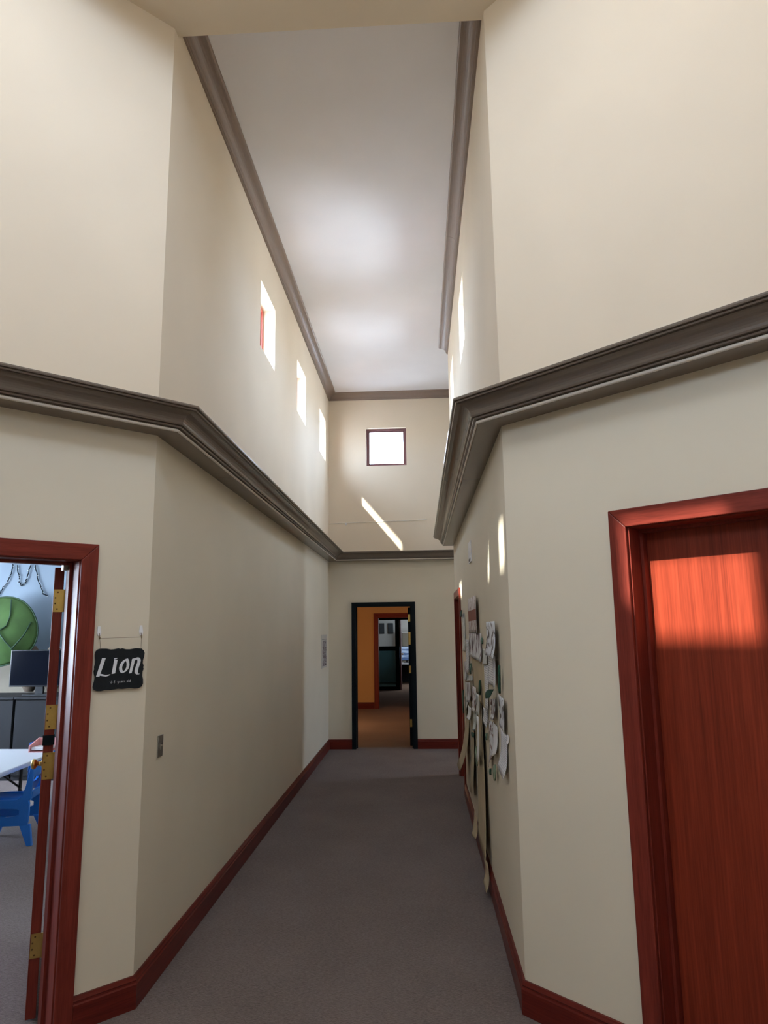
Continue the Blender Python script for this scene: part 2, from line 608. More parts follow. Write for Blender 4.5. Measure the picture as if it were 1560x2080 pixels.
def wall(name, fr, a0, a1, z0, z1, th, holes=(), mats=None, split=ZS):
    mats = mats or [M['wall_low'], M['wall_up']]
    A = sorted({a0, a1, *[h[0] for h in holes], *[h[1] for h in holes]})
    Z = {z0, z1, *[h[2] for h in holes], *[h[3] for h in holes]}
    if split and z0 < split < z1:
        Z.add(split)
    A = [a for a in A if a0 <= a <= a1]
    Z = sorted(z for z in Z if z0 <= z <= z1)

    def solid(i, j):
        if not (0 <= i < len(A) - 1 and 0 <= j < len(Z) - 1):
            return False
        am, zm = (A[i] + A[i + 1]) / 2, (Z[j] + Z[j + 1]) / 2
        return not any(h[0] < am < h[1] and h[2] < zm < h[3] for h in holes)

    b = MB()
    for i in range(len(A) - 1):
        for j in range(len(Z) - 1):
            if not solid(i, j):
                continue
            x0, x1, y0, y1 = A[i], A[i + 1], Z[j], Z[j + 1]
            mi = 1 if (split and y0 >= split - 1e-6 and len(mats) > 1) else 0
            b.quad([fr(x0, 0, y0), fr(x1, 0, y0), fr(x1, 0, y1), fr(x0, 0, y1)], mi)
            b.quad([fr(x0, -th, y0), fr(x0, -th, y1), fr(x1, -th, y1), fr(x1, -th, y0)], mi)
            if not solid(i - 1, j):
                b.quad([fr(x0, 0, y0), fr(x0, 0, y1), fr(x0, -th, y1), fr(x0, -th, y0)], mi)
            if not solid(i + 1, j):
                b.quad([fr(x1, 0, y0), fr(x1, -th, y0), fr(x1, -th, y1), fr(x1, 0, y1)], mi)
            if not solid(i, j - 1):
                b.quad([fr(x0, 0, y0), fr(x0, -th, y0), fr(x1, -th, y0), fr(x1, 0, y0)], mi)
            if not solid(i, j + 1):
                b.quad([fr(x0, 0, y1), fr(x1, 0, y1), fr(x1, -th, y1), fr(x0, -th, y1)], mi)
    return b.build(name, mats, kind='structure')


# ------------------------------------------------------------------ floors
b = MB()
b.box(-9, 5, -4, 10.80, -0.12, 0)
b.build('floor', M['carpet'], kind='structure')
b = MB()
b.box(-9, 5, 10.80, 25, -0.12, 0)
b.build('floor', M['carpet_far'], kind='structure')

# ------------------------------------------------------------------ walls of the hall and corridor
WZ0, WZ1 = 4.315, 4.955
LWIN = [(5.85, 6.49), (7.75, 8.40), (9.61, 10.25)]
RWIN = [(5.85, 6.49), (7.75, 8.40)]
EWIN = (-0.80, -0.16)
TH = 0.25
DL0, DL1, DLZ = 0.344, 1.295, 2.122       # rough opening, left angled wall
DR0, DR1, DRZ = 0.650, 1.605, 2.200       # rough opening, right angled wall
RD0, RD1, RDZ = 7.70, 8.74, 2.13          # red door in the right corridor wall
ED0, ED1, EDZ = -1.040, -0.075, 2.155     # black frame in the end wall
wall('wall_left', FCL, YC, YE + 0.2, 0, 5.52, TH, [(a, c, WZ0, WZ1) for a, c in LWIN])
wall('wall_right', FCR, YC, YW, 0, 5.52, TH, [(a, c, WZ0, WZ1) for a, c in RWIN] + [(RD0, RD1, -1, RDZ)])
wall('wall_left_angled', FL, 0, 2.19, 0, 5.36, 0.185, [(DL0, DL1, -1, DLZ)])
wall('wall_right_angled', FR, 0, 2.19, 0, 5.36, 0.185, [(DR0, DR1, -1, DRZ)])
wall('wall_end', FE, XL - 0.2, 4.0, 0, 5.52, 0.2, [(ED0, ED1, -1, EDZ), (EWIN[0], EWIN[1], 4.315, 4.935)])
HX0, HX1, HY = XL - 2.19 * R2, XR + 2.19 * R2, YC - 2.19 * R2
wall('wall_hall_left', frame((HX0, 0), (0, 1), (1, 0)), -3.0, HY, 0, 5.36, 0.2, [(-2.45, -0.75, 3.9, 5.0)])  # opening of an unseen window added for light
wall('wall_hall_right', frame((HX1, 0), (0, 1), (-1, 0)), -3.0, HY, 0, 5.36, 0.2, [(-2.05, -1.15, 4.1, 5.05)])  # likewise an added, unseen window opening
wall('wall_hall_back', frame((0, -3.0), (1, 0), (0, 1)), HX0 - 0.2, HX1 + 0.2, 0, 5.36, 0.2)
wall('wall_passage', frame((0, YW), (1, 0), (0, 1)), XR + TH - 0.01, 4.0, 0, 5.52, 0.2)
wall('wall_passage_end', frame((4.0, 0), (0, 1), (-1, 0)), YW - 0.2, YE + 0.2, 0, 5.52, 0.2, [(9.40, 10.10, 0.7, 1.7), (9.4, 10.1, 3.8, 4.6)])  # both openings added to let light in from the passage

# ceilings
b = MB()
b.box(XL - TH, XR + TH, 3.45, YW, 5.51, 5.66)
b.box(XL - TH, 4.2, YW, YE + 0.2, 5.51, 5.66)
b.build('ceiling', M['ceil'], kind='structure')
b = MB()
b.box(XL - TH, XR + TH, 3.40, 3.605, 5.36, 5.66)
b.build('trim_6', M['wall_up'], kind='structure')

ADDED_LANTERN = [(-2.35, 2.57), (-2.35, 1.05), (-0.9, -0.4), (-0.1, -0.4), (1.2, 0.9), (1.2, 2.57)]  # plan of the unseen lantern added for light
outer = [(HX0 - .15, -3.15), (HX1 + .15, -3.15), (HX1 + .15, HY + .1), (XR + .12, YC - .03), (XR + .12, 3.595), (XL - .12, 3.595), (XL - .12, YC - .03), (HX0 - .15, HY + .1)]
bm = bmesh.new()
loops = []
for z in (5.34, 5.42):
    es = []
    for ring in (outer, ADDED_LANTERN):
        vs = [bm.verts.new((x, y, z)) for x, y in ring]
        loops.append(vs)
        es += [bm.edges.new((vs[i], vs[(i + 1) % len(vs)])) for i in range(len(vs))]
    bmesh.ops.triangle_fill(bm, use_beauty=True, edges=es)
for a, c in ((0, 2), (1, 3)):
    n = len(loops[a])
    for i in range(n):
        j = (i + 1) % n
        bm.faces.new((loops[a][i], loops[a][j], loops[c][j], loops[c][i]))
bmesh.ops.recalc_face_normals(bm, faces=bm.faces)
me = bpy.data.meshes.new('ceiling')
bm.to_mesh(me)
bm.free()
me.materials.append(M['wall_up'])
o = bpy.data.objects.new('ceiling', me)
COL.objects.link(o)
o['kind'] = 'structure'

# unseen lantern added to light the hall: six walls with windows, roof
LZ0, LZ1 = 5.42, 6.8
lw = [
    ((-2.35, 2.57), (-2.35, 1.05), [(0.02, 0.26, 5.43, 5.77), (0.76, 1.06, 5.43, 5.77), (0.1, 1.42, 6.06, 6.64)]),  # low openings placed so the sun lands on the right wall
    ((-2.35, 1.05), (-0.9, -0.4), [(0.29, 0.79, 5.46, 5.91), (0.15, 1.9, 6.06, 6.64)]),  # low opening placed so the sun lands on the right door
    ((-0.9, -0.4), (-0.1, -0.4), [(0.15, 0.65, 5.7, 6.4)]),
    ((-0.1, -0.4), (1.2, 0.9), [(0.47, 1.37, 5.7, 6.4)]),
    ((1.2, 0.9), (1.2, 2.57), [(0.48, 1.18, 5.7, 6.4)]),
    ((1.2, 2.57), (-2.35, 2.57), []),
]
win_panes = []
for p, q, holes in lw:
    p, q = Vector(p), Vector(q)
    d = (q - p).normalized()
    n = Vector((-d.y, d.x))
    L = (q - p).length
    fr = frame(p, d, n)
    wall('wall_added_lantern', fr, -0.02, L + 0.02, LZ0, LZ1, 0.08, holes, [M['wall_up']], None)
    for h in holes:
        win_panes.append((fr, h))
b = MB()
b.extrude([(x * 1.12 + .05, y * 1.08 - .05, LZ1) for x, y in ADDED_LANTERN], (0, 0, 0.12))
b.build('ceiling', M['wall_up'], kind='structure')

# unseen eave added over the left clerestory windows to trim the sun
for nm, x0, x1 in (('trim_5', -2.16, -1.64),):
    b = MB()
    b.box(x0, x1, 3.7, YE if x0 < 0 else YW - 0.25, 5.36, 5.46)
    b.build(nm, M['taupe'], kind='structure')


# ------------------------------------------------------------------ windows
wn = [0]


def window(fr, a0, a1, z0, z1, depth, fw, mat, pane=None):
    wn[0] += 1
    c = fr((a0 + a1) / 2, -depth, z0)
    w = struct_empty('window_%d' % wn[0], c)
    b = MB()
    for r in ((a0, a1, z0, z0 + fw), (a0, a1, z1 - fw, z1), (a0, a0 + fw, z0 + fw, z1 - fw), (a1 - fw, a1, z0 + fw, z1 - fw)):
        b.fbox(fr, r[0], r[1], -depth, -depth - 0.07, r[2], r[3])
    s = fw * 0.55
    for r in ((a0 + fw, a1 - fw, z0 + fw, z0 + fw + s), (a0 + fw, a1 - fw, z1 - fw - s, z1 - fw), (a0 + fw, a0 + fw + s, z0 + fw + s, z1 - fw - s), (a1 - fw - s, a1 - fw, z0 + fw + s, z1 - fw - s)):
        b.fbox(fr, r[0], r[1], -depth - 0.02, -depth - 0.06, r[2], r[3])
    b.build('window_frame', mat, w)
    b = MB()
    b.fbox(fr, a0 + fw, a1 - fw, -depth - 0.038, -depth - 0.044, z0 + fw, z1 - fw)
    b.build('pane', pane or M['glass'], w)


for a, c in LWIN:
    window(FCL, a, c, WZ0, WZ1, 0.125, 0.028, M['red_frame'])
for a, c in RWIN:
    window(FCR, a, c, WZ0, WZ1, 0.125, 0.028, M['red_frame'])
window(FE, EWIN[0], EWIN[1], 4.315, 4.935, 0.06, 0.032, M['dark_frame'])
for fr, h in win_panes:
    window(fr, h[0], h[1], h[2], h[3], 0.0, 0.015, M['taupe'], M['frosted'] if h[2] > 6 else None)  # windows of the added lantern, upper panes frosted
window(frame((HX0, 0), (0, 1), (1, 0)), -2.45, -0.75, 3.9, 5.0, 0.08, 0.05, M['red_frame'])  # unseen hall windows, added to light the angled walls
window(frame((HX1, 0), (0, 1), (-1, 0)), -2.05, -1.15, 4.1, 5.05, 0.08, 0.05, M['red_frame'])
window(frame((4.0, 0), (0, 1), (-1, 0)), 9.40, 10.10, 0.7, 1.7, 0.08, 0.05, M['red_frame'])  # unseen passage windows, added to light the corridor's far end
window(frame((4.0, 0), (0, 1), (-1, 0)), 9.4, 10.1, 3.8, 4.6, 0.08, 0.05, M['red_frame'])

# ------------------------------------------------------------------ mouldings
CZ = 2.80
cornice = [(0, CZ), (0.126, CZ)]
for i in range(0, 10):                      # half-round lower bead
    t = -PI / 2 + i / 9 * PI * 0.94
    cornice.append((0.126 + 0.0085 * math.cos(t), CZ + 0.0085 + 0.0085 * math.sin(t)))
cornice += [(0.129, CZ + 0.0172), (0.129, CZ + 0.0205), (0.150, CZ + 0.021), (0.153, CZ + 0.027), (0.146, CZ + 0.0275), (0.146, CZ + 0.032), (0.162, CZ + 0.033), (0.166, CZ + 0.040)]
for i in range(1, 9):
    t = i / 8 * PI / 2
    cornice.append((0.166 + 0.068 * (1 - math.cos(t)), CZ + 0.040 + 0.055 * math.sin(t)))
cornice += [(0.229, CZ + 0.0955), (0.229, CZ + 0.099), (0.243, CZ + 0.100), (0.246, CZ + 0.106), (0.240, CZ + 0.1065), (0.240, CZ + 0.110), (0.254, CZ + 0.111), (0.257, CZ + 0.117), (0.257, CZ + 0.124), (0, CZ + 0.128)]
b = MB()
b.sweep([(HX0, -3.0), (HX0, HY), (XL, YC), (XL, YE), (4.0, YE)], cornice, -1)
t1 = b.build('trim_1', M['taupe'], kind='structure')
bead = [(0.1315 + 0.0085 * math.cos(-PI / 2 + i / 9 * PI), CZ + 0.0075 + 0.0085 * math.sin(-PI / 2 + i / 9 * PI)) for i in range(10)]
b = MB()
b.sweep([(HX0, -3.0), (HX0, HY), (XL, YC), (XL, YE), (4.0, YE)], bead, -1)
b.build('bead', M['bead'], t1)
b = MB()
b.sweep([(XR, YW), (XR, YC), (HX1, HY), (HX1, -3.0)], cornice, -1)
t2 = b.build('trim_2', M['taupe'], kind='structure')
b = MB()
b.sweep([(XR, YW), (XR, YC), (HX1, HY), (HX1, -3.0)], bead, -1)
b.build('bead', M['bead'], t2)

crown = [(0, 5.408), (0.014, 5.408), (0.014, 5.418), (0.022, 5.420), (0.026, 5.430)]
for i in range(1, 8):
    t = i / 8 * PI / 2
    crown.append((0.026 + 0.085 * (1 - math.cos(t)), 5.430 + 0.062 * math.sin(t)))
crown += [(0.114, 5.493), (0.122, 5.498), (0.125, 5.512), (0, 5.512)]
b = MB()
b.sweep([(XL, 3.45), (XL, YE), (4.0, YE)], crown, -1)
b.build('trim_3', M['taupe_up'], kind='structure')
b = MB()
b.sweep([(XR, YW), (XR, 6.15)], crown, -1)
b.sweep([(XR, 6.148), (XR, 3.45)], crown, -1)
b.build('trim_4', M['taupe_up'], kind='structure')

base = [(0, 0.0), (0.022, 0.0), (0.022, 0.106), (0.017, 0.112), (0.016, 0.120), (0.019, 0.124), (0.013, 0.134), (0.010, 0.141), (0, 0.141)]


def P2(fr, a):
    p = fr(a, 0, 0)
    return (p[0], p[1])


b = MB()
b.sweep([P2(FL, 0.279), (XL, YC), (XL, YE), (ED0 - 0.005, YE)], base, -1)
b.build('baseboard_left', M['wood_y'], kind='structure')
b = MB()
b.sweep([(ED1 + 0.005, YE), (4.0, YE)], base, -1)
b.build('baseboard_end', M['wood_y'], kind='structure')
b = MB()
b.sweep([(XR, RD0 - 0.075), (XR, YC), P2(FR, 0.588)], base, -1)
b.build('baseboard_right', M['wood_y'], kind='structure')
b = MB()
b.sweep([(HX0, -3.0), (HX0, HY), P2(FL, 1.36)], base, -1)
b.build('baseboard_hall_left', M['wood_y'], kind='structure')
b = MB()
b.sweep([P2(FR, 1.67), (HX1, HY), (HX1, -3.0)], base, -1)
b.build('baseboard_hall_right', M['wood_y'], kind='structure')


# ------------------------------------------------------------------ doors
dn = [0]


def casing(parent, fr, i0, i1, iz, w, t, matv, math_, z0=0.0):
    """flat casing with mitred head; i0,i1,iz = inner edge"""
    o0, o1, oz = i0 - w, i1 + w, iz + w

    def piece(pts, mat):
        b = MB()
        lo = [fr(a, 0.001, z) for a, z in pts]
        hi = [fr(a, t, z) for a, z in pts]
        b.hexa(lo + hi)
        b.build('casing', mat, parent, bevel=0.004)
    piece([(o0, z0), (i0, z0), (i0, iz), (o0, oz)], matv)
    piece([(i1, z0), (o1, z0), (o1, oz), (i1, iz)], matv)
    piece([(o0, oz), (i0, iz), (i1, iz), (o1, oz)], math_)


def jamb(parent, fr, r0, r1, rz, c0, c1, cz, depth, matv, math_, stop=None, d0=0.0):
    b = MB()
    b.fbox(fr, r0, c0, d0, -depth, 0, rz)
    b.fbox(fr, c1, r1, d0, -depth, 0, rz)
    b.build('jamb', matv, parent, bevel=0.002)
    b = MB()
    b.fbox(fr, c0, c1, d0, -depth, cz, rz)
    b.build('jamb_head', math_, parent, bevel=0.002)
    if stop:
        s0, s1, sw = stop
        b = MB()
        b.fbox(fr, c0, c0 + sw, -s0, -s1, 0, cz - sw)
        b.fbox(fr, c1 - sw, c1, -s0, -s1, 0, cz - sw)
        b.fbox(fr, c0, c1, -s0, -s1, cz - sw, cz)
        b.build('stop', matv, parent, bevel=0.002)


def newdoor(loc):
    dn[0] += 1
    return struct_empty('door_%d' % dn[0], loc)


# door 1: open classroom door in the left angled wall
d = newdoor(FL(0.82, -0.09, 0))
casing(d, FL, 0.359, 1.280, 2.103, 0.081, 0.019, M['wood_v'], M['wood_h'])
jamb(d, FL, 0.345, 1.294, 2.121, 0.364, 1.275, 2.098, 0.184, M['wood_v'], M['wood_h'], (0.098, 0.140, 0.013))
pin = FL(0.350, -0.190, 0)
ang = math.radians(118)
dr = (math.cos(ang), math.sin(ang))
ln = (math.cos(ang + PI / 2), math.sin(ang + PI / 2))
FD = frame(pin, dr, ln)                   # door leaf: along leaf, offset to its classroom-facing side
b = MB()
b.fbox(FD, 0.0, 0.90, 0.020, 0.065, 0.012, 2.080)
leaf = b.build('door_leaf', M['wood_v'], d, bevel=0.002)
HZ = [(1.857, 1.969), (1.289, 1.405), (1.057, 1.181), (0.268, 0.374)]
for z0, z1 in HZ:
    b = MB()
    b.fbox(FD, -0.003, 0.0, 0.020, 0.062, z0, z1)
    b.fbox(FD, -0.006, 0.0, 0.004, 0.020, z0, z1)
    b.tube([FD(-0.006, 0.008, z0), FD(-0.006, 0.008, z1)], 0.0065, 10)
    h = b.build('hinge', M['brass'], leaf)
    zs = [z0 + 0.014 + (z1 - z0 - 0.028) * t for t in (0, .33, .67, 1)]
    b = MB()
    for q, z in enumerate(zs):
        b.lathe(FD(-0.003, 0.044 if q in (0, 3) else 0.054, z), (-dr[0], -dr[1], 0), [(0, 0.0042), (0.001, 0.0042), (0.0016, 0.002)], 8)
    s = b.build('screw', M['screw'], None)
    # screws belong to the leaf, third level
    s.parent = leaf
    s.location = Vector(s['_org']) - Vector(leaf['_org'])
b = MB()
b.fbox(FD, -0.006, 0.03, 0.016, 0.069, 1.216, 1.262)
b.build('strike_strap', M['black_metal'], leaf)
b = MB()
b.lathe(FD(0.83, 0.065, 1.0), (ln[0], ln[1], 0), [(0, 0.032), (0.006, 0.032), (0.010, 0.014), (0.030, 0.012), (0.038, 0.026), (0.052, 0.030), (0.062, 0.022), (0.065, 0.008)], 18)
b.build('knob', M['brass'], leaf)
b = MB()
b.fbox(FL, 0.375, 0.400, -0.120, -0.150, 2.060, 2.096)
b.build('closer_bracket', M['steel'], d)

# door 2: closed cherry door in the right angled wall
d = newdoor(FR(1.13, -0.1, 0))
casing(d, FR, 0.668, 1.587, 2.181, 0.081, 0.019, M['wood_v'], M['wood_h'])
jamb(d, FR, 0.651, 1.604, 2.199, 0.674, 1.581, 2.176, 0.184, M['wood_v'], M['wood_h'], (0.092, 0.130, 0.013))
b = MB()
b.fbox(FR, 0.677, 1.578, -0.133, -0.178, 0.010, 2.172)
leaf = b.build('door_leaf', M['wood_door'], d, bevel=0.002)
b = MB()
b.lathe(FR(1.50, -0.133, 1.0), (-R2, -R2, 0), [(0, 0.032), (0.006, 0.032), (0.010, 0.014), (0.030, 0.012), (0.038, 0.026), (0.052, 0.030), (0.062, 0.022), (0.065, 0.008)], 18)
b.build('knob', M['brass'], leaf)

# door 3: cherry door at the far end of the right corridor wall
d = newdoor(FCR((RD0 + RD1) / 2, -0.1, 0))
casing(d, FCR, RD0 + 0.018, RD1 - 0.018, RDZ - 0.018, 0.081, 0.019, M['wood_v'], M['wood_h'])
jamb(d, FCR, RD0 + 0.001, RD1 - 0.001, RDZ - 0.001, RD0 + 0.024, RD1 - 0.024, RDZ - 0.024, 0.184, M['wood_v'], M['wood_h'], (0.092, 0.130, 0.013))
b = MB()
b.fbox(FCR, RD0 + 0.027, RD1 - 0.027, -0.133, -0.178, 0.010, RDZ - 0.028)
leaf = b.build('door_leaf', M['wood_door'], d, bevel=0.002)
b = MB()
b.lathe(FCR(RD0 + 0.10, -0.133, 1.0), (-1, 0, 0), [(0, 0.032), (0.006, 0.032), (0.010, 0.014), (0.030, 0.012), (0.038, 0.026), (0.052, 0.030), (0.062, 0.022)], 14)
b.build('knob', M['brass'], leaf)

# door 4: black metal frame in the end wall with its leaf swung away
d = newdoor(FE((ED0 + ED1) / 2, -0.1, 0))
b = MB()
fr_in0, fr_in1, fr_inz = -0.985, -0.135, 2.095
for r in ((ED0 - 0.006, fr_in0, 0, EDZ + 0.006), (fr_in1, ED1 + 0.006, 0, EDZ + 0.006)):
    b.fbox(FE, r[0], r[1], 0.022, 0.001, r[2], r[3])
b.fbox(FE, fr_in0, fr_in1, 0.022, 0.001, fr_inz, EDZ + 0.006)
b.fbox(FE, ED0 + 0.001, fr_in0, 0.001, -0.20, 0, EDZ - 0.001)
b.fbox(FE, fr_in1, ED1 - 0.001, 0.001, -0.20, 0, EDZ - 0.001)
b.fbox(FE, fr_in0, fr_in1, 0.001, -0.20, fr_inz, EDZ - 0.001)
b.fbox(FE, fr_in0, fr_in0 + 0.014, -0.06, -0.14, 0, fr_inz)
b.fbox(FE, fr_in1 - 0.014, fr_in1, -0.06, -0.14, 0, fr_inz)
b.build('door_frame', M['black_metal'], d)
b = MB()
b.box(fr_in1 - 0.052, fr_in1 - 0.006, YE + 0.205, YE + 1.05, 0.012, 2.08)
leaf = b.build('door_leaf', M['black_metal'], d, bevel=0.002)
for z0, z1 in ((1.865, 1.976), (1.512, 1.703), (1.083, 1.192), (0.286, 0.399)):
    b = MB()
    b.box(fr_in1 - 0.048, fr_in1 - 0.012, YE + 0.199, YE + 0.205, z0, z1)
    b.tube([(fr_in1 - 0.010, YE + 0.200, z0), (fr_in1 - 0.010, YE + 0.200, z1)], 0.007, 8)
    b.build('hinge', M['brass'], leaf)

# ------------------------------------------------------------------ rooms beyond the end wall
Y2 = 15.90
wall('wall_far_orange', frame((0, Y2), (1, 0), (0, -1)), -3.2, 2.2, 0, 2.75, 0.15, [(-0.975, 0.02, -1, 2.03)], [M['orange_wall']], None)
wall('wall_far_left', frame((-3.2, 0), (0, 1), (1, 0)), YE + 0.2, 24.2, 0, 2.75, 0.15, (), [M['orange_wall']], None)
wall('wall_far_right', frame((2.0, 0), (0, 1), (-1, 0)), YE + 0.2, 24.2, 0, 2.75, 0.15, (), [M['grey_wall']], None)
wall('wall_far_back', frame((0, 23.6), (1, 0), (0, -1)), -3.2, 2.0, 0, 2.75, 0.15, (), [M['grey_wall']], None)
b = MB()
b.box(-3.4, 2.2, YE + 0.2, 24.2, 2.7, 2.85)
wall('wall_far_front', frame((0, YE + 0.2), (1, 0), (0, 1)), -3.4, XL - 0.15, 0, 2.8, 0.2, (), [M['orange_wall']], None)
b.build('ceiling', M['ceil'], kind='structure')
b = MB()
b.sweep([(-3.2, Y2), (-1.06, Y2)], base, -1)
b.build('baseboard_far', M['wood_y'], kind='structure')
d = newdoor((-0.48, Y2 + 0.07, 0))
FF = frame((0, Y2), (1, 0), (0, -1))
casing(d, FF, -0.957, 0.002, 2.012, 0.10, 0.019, M['wood_v'], M['wood_h'])
jamb(d, FF, -0.974, 0.019, 2.029, -0.951, -0.004, 2.006, 0.15, M['wood_v'], M['wood_h'])
# inner glazed screen at the office
Y3 = 20.7
d = newdoor((-0.95, Y3, 0))
FG = frame((0, Y3), (1, 0), (0, -1))
b = MB()
b.fbox(FG, -1.45, -1.30, 0.03, -0.03, 0, 2.10)
b.fbox(FG, -0.74, -0.62, 0.03, -0.03, 0, 2.10)
b.fbox(FG, -1.45, 2.0, 0.03, -0.03, 2.02, 2.16)
b.fbox(FG, -1.30, -0.74, 0.03, -0.03, 1.125, 1.253)
b.fbox(FG, -1.30, -0.74, 0.03, -0.03, 0.0, 0.10)
b.build('door_frame', M['black_metal'], d)
b = MB()
b.fbox(FG, -1.30, -0.74, 0.004, -0.004, 1.253, 2.02)
b.build('pane', M['glass'], d)
b = MB()
b.fbox(FG, -1.30, -0.74, 0.004, -0.004, 0.10, 1.125)
b.build('pane', M['teal_glass'], d)
b = MB()
b.fbox(FG, -0.615, -0.575, 0.10, -0.55, 0.01, 2.02)
lf = b.build('door_leaf', M['dark_frame'], d)
b = MB()
b.lathe((-0.575, Y3 + 0.05, 1.02), (1, 0, 0), [(0, 0.02), (0.02, 0.012), (0.04, 0.028), (0.06, 0.02)], 10)
b.build('knob', M['brass'], lf)
wall('wall_far_screen', FG, -3.2, -1.45, 0, 2.75, 0.06, (), [M['grey_wall']], None)
wall('wall_far_header', FG, -1.45, 2.0, 2.16, 2.75, 0.06, (), [M['grey_wall']], None)
for x0, x1, z0, z1, lab in ((-1.39, -1.21, 1.60, 1.95, 'plain dark picture left of the pair seen through the far glazed door'), (-1.09, -0.91, 1.60, 1.95, 'mottled dark picture right of the pair seen through the far glazed door')):
    t = thing('wall_picture', lab, 'picture', ((x0 + x1) / 2, 23.58, z0))
    b = MB()
    b.box(x0, x1, 23.575, 23.598, z0, z1)
    b.build('picture_frame', M['black_plastic'], t)
    b = MB()
    b.box(x0 + 0.012, x1 - 0.012, 23.571, 23.576, z0 + 0.012, z1 - 0.012)
    b.build('print', M['picture'], t)
# office desk with a lit monitor, grey panel behind
t = thing('office_desk', 'dark desk under the lit screen in the far office', 'desk', (0.0, 22.9, 0))
b = MB()
b.box(-0.72, 0.75, 22.55, 23.25, 0.63, 0.67)
b.build('desk_top', M['white_plastic'], t)
for x in (-0.70, 0.69):
    b = MB()
    b.box(x, x + 0.04, 22.57, 23.23, 0, 0.63)
    b.build('side_panel', M['dark_cab'], t)
b = MB()
b.box(-0.66, 0.69, 23.18, 23.21, 0.05, 0.63)
b.build('back_panel', M['dark_cab'], t)
t = thing('monitor', 'glowing blue and white screen on the far office desk', 'monitor', (-0.45, 22.9, 0.67))
b = MB()
b.box(-0.70, -0.20, 22.86, 22.90, 0.74, 1.20)
b.build('housing', M['black_plastic'], t)
b = MB()
b.box(-0.685, -0.215, 22.855, 22.861, 0.755, 1.185)
b.build('screen', M['monitor'], t)
b = MB()
b.box(-0.48, -0.42, 22.88, 22.92, 0.68, 0.80)
b.box(-0.56, -0.34, 22.82, 22.98, 0.67, 0.683)
b.build('stand', M['black_plastic'], t)
t = thing('tall_cabinet', 'grey tall cabinet against the far office wall behind the desk', 'cabinet', (0.1, 23.45, 0))
b = MB()
b.box(-0.62, 0.8, 23.3, 23.58, 0, 1.66)
b.build('body', M['grey_wall'], t)
b = MB()
for x in (-0.60, 0.10):
    b.box(x, x + 0.68, 23.285, 23.3, 0.05, 1.62)
b.build('door', M['tan_wall'], t)

# unseen lamp added low in the far room to brighten its orange wall
t = thing('added_floor_lamp', 'unseen warm low lamp added to light the orange room beyond the black frame', 'lamp', (-2.2, 13.4, 0))
b = MB()
b.lathe((-2.2, 13.4, 0), (0, 0, 1), [(0, 0.14), (0.02, 0.14), (0.03, 0.03)], 20)
b.build('base', M['brass'], t)
b = MB()
b.tube([(-2.2, 13.4, 0.03), (-2.2, 13.4, 0.82)], 0.012, 10)
b.build('pole', M['brass'], t)
b = MB()
b.lathe((-2.2, 13.4, 0.80), (0, 0, 1), [(0, 0.17), (0.12, 0.14), (0.24, 0.11)], 20)
b.build('lamp_shade', M['added_lamp_glow'], t)
l = bpy.data.lights.new('lamp_fill', 'POINT')  # point light beside the shade, added to brighten the low wall
l.energy = 28
l.color = (1.0, 0.66, 0.36)
l.shadow_soft_size = 0.12
lo = bpy.data.objects.new('lamp_fill', l)
COL.objects.link(lo)
lo.location = (-1.9, 13.1, 0.95)

# ------------------------------------------------------------------ classroom on the left
wall('wall_classroom_back', frame((0, 9.2), (1, 0), (0, -1)), -8.0, XL - TH, 0, 2.8, 0.15, (), [M['tan_wall'], M['blue_wall']], 1.45)
wall('wall_classroom_left', frame((-8.0, 0), (0, 1), (1, 0)), -1.0, 9.2, 0, 2.8, 0.15, [(4.4, 8.4, 1.1, 2.4)], [M['blue_wall']], None)
wall('wall_classroom_front', frame((0, -1.0), (1, 0), (0, 1)), -8.0, HX0 - 0.2, 0, 2.8, 0.15, (), [M['blue_wall']], None)
b = MB()
b.extrude([(-8.1, -1.1, 2.72), (HX0 - .05, -1.1, 2.72), (HX0 - .05, HY + .05, 2.72), (XL - .13, YC + .05, 2.72), (XL - .13, 9.35, 2.72), (-8.1, 9.35, 2.72)], (0, 0, 0.14))
b.build('ceiling', M['ceil'], kind='structure')
window(frame((-8.0, 0), (0, 1), (1, 0)), 4.4, 8.4, 1.1, 2.4, 0.03, 0.05, M['white_plastic'])  # unseen window added as the classroom's light source

# low cabinets along the back wall
def cabinet(x0, x1, label):
    t = thing('low_cabinet', label, 'cabinet', ((x0 + x1) / 2, 8.8, 0))
    b = MB()
    b.box(x0, x1, 8.52, 9.15, 0.0, 0.955)
    b.build('body', M['dark_cab'], t)
    b = MB()
    b.box(x0 - 0.005, x1 + 0.005, 8.48, 9.16, 0.955, 0.985)
    b.build('worktop', M['dark_cab'], t, bevel=0.004)
    xm = (x0 + x1) / 2
    for a, c in ((x0 + 0.006, xm - 0.003), (xm + 0.003, x1 - 0.006)):
        b = MB()
        b.box(a, c, 8.50, 8.519, 0.06, 0.945)
        dd = b.build('door', M['dark_cab'], t, bevel=0.003)
        b = MB()
        hx = c - 0.05 if a < xm - 0.1 else a + 0.05
        b.tube([(hx, 8.485, 0.66), (hx, 8.485, 0.80)], 0.006, 8)
        b.build('handle', M['black_metal'], dd)


cabinet(-6.30, -5.02, 'charcoal low cabinet under the television against the classroom back wall')
cabinet(-5.00, -3.75, 'charcoal low cabinet right of the television, half hidden by the open door')

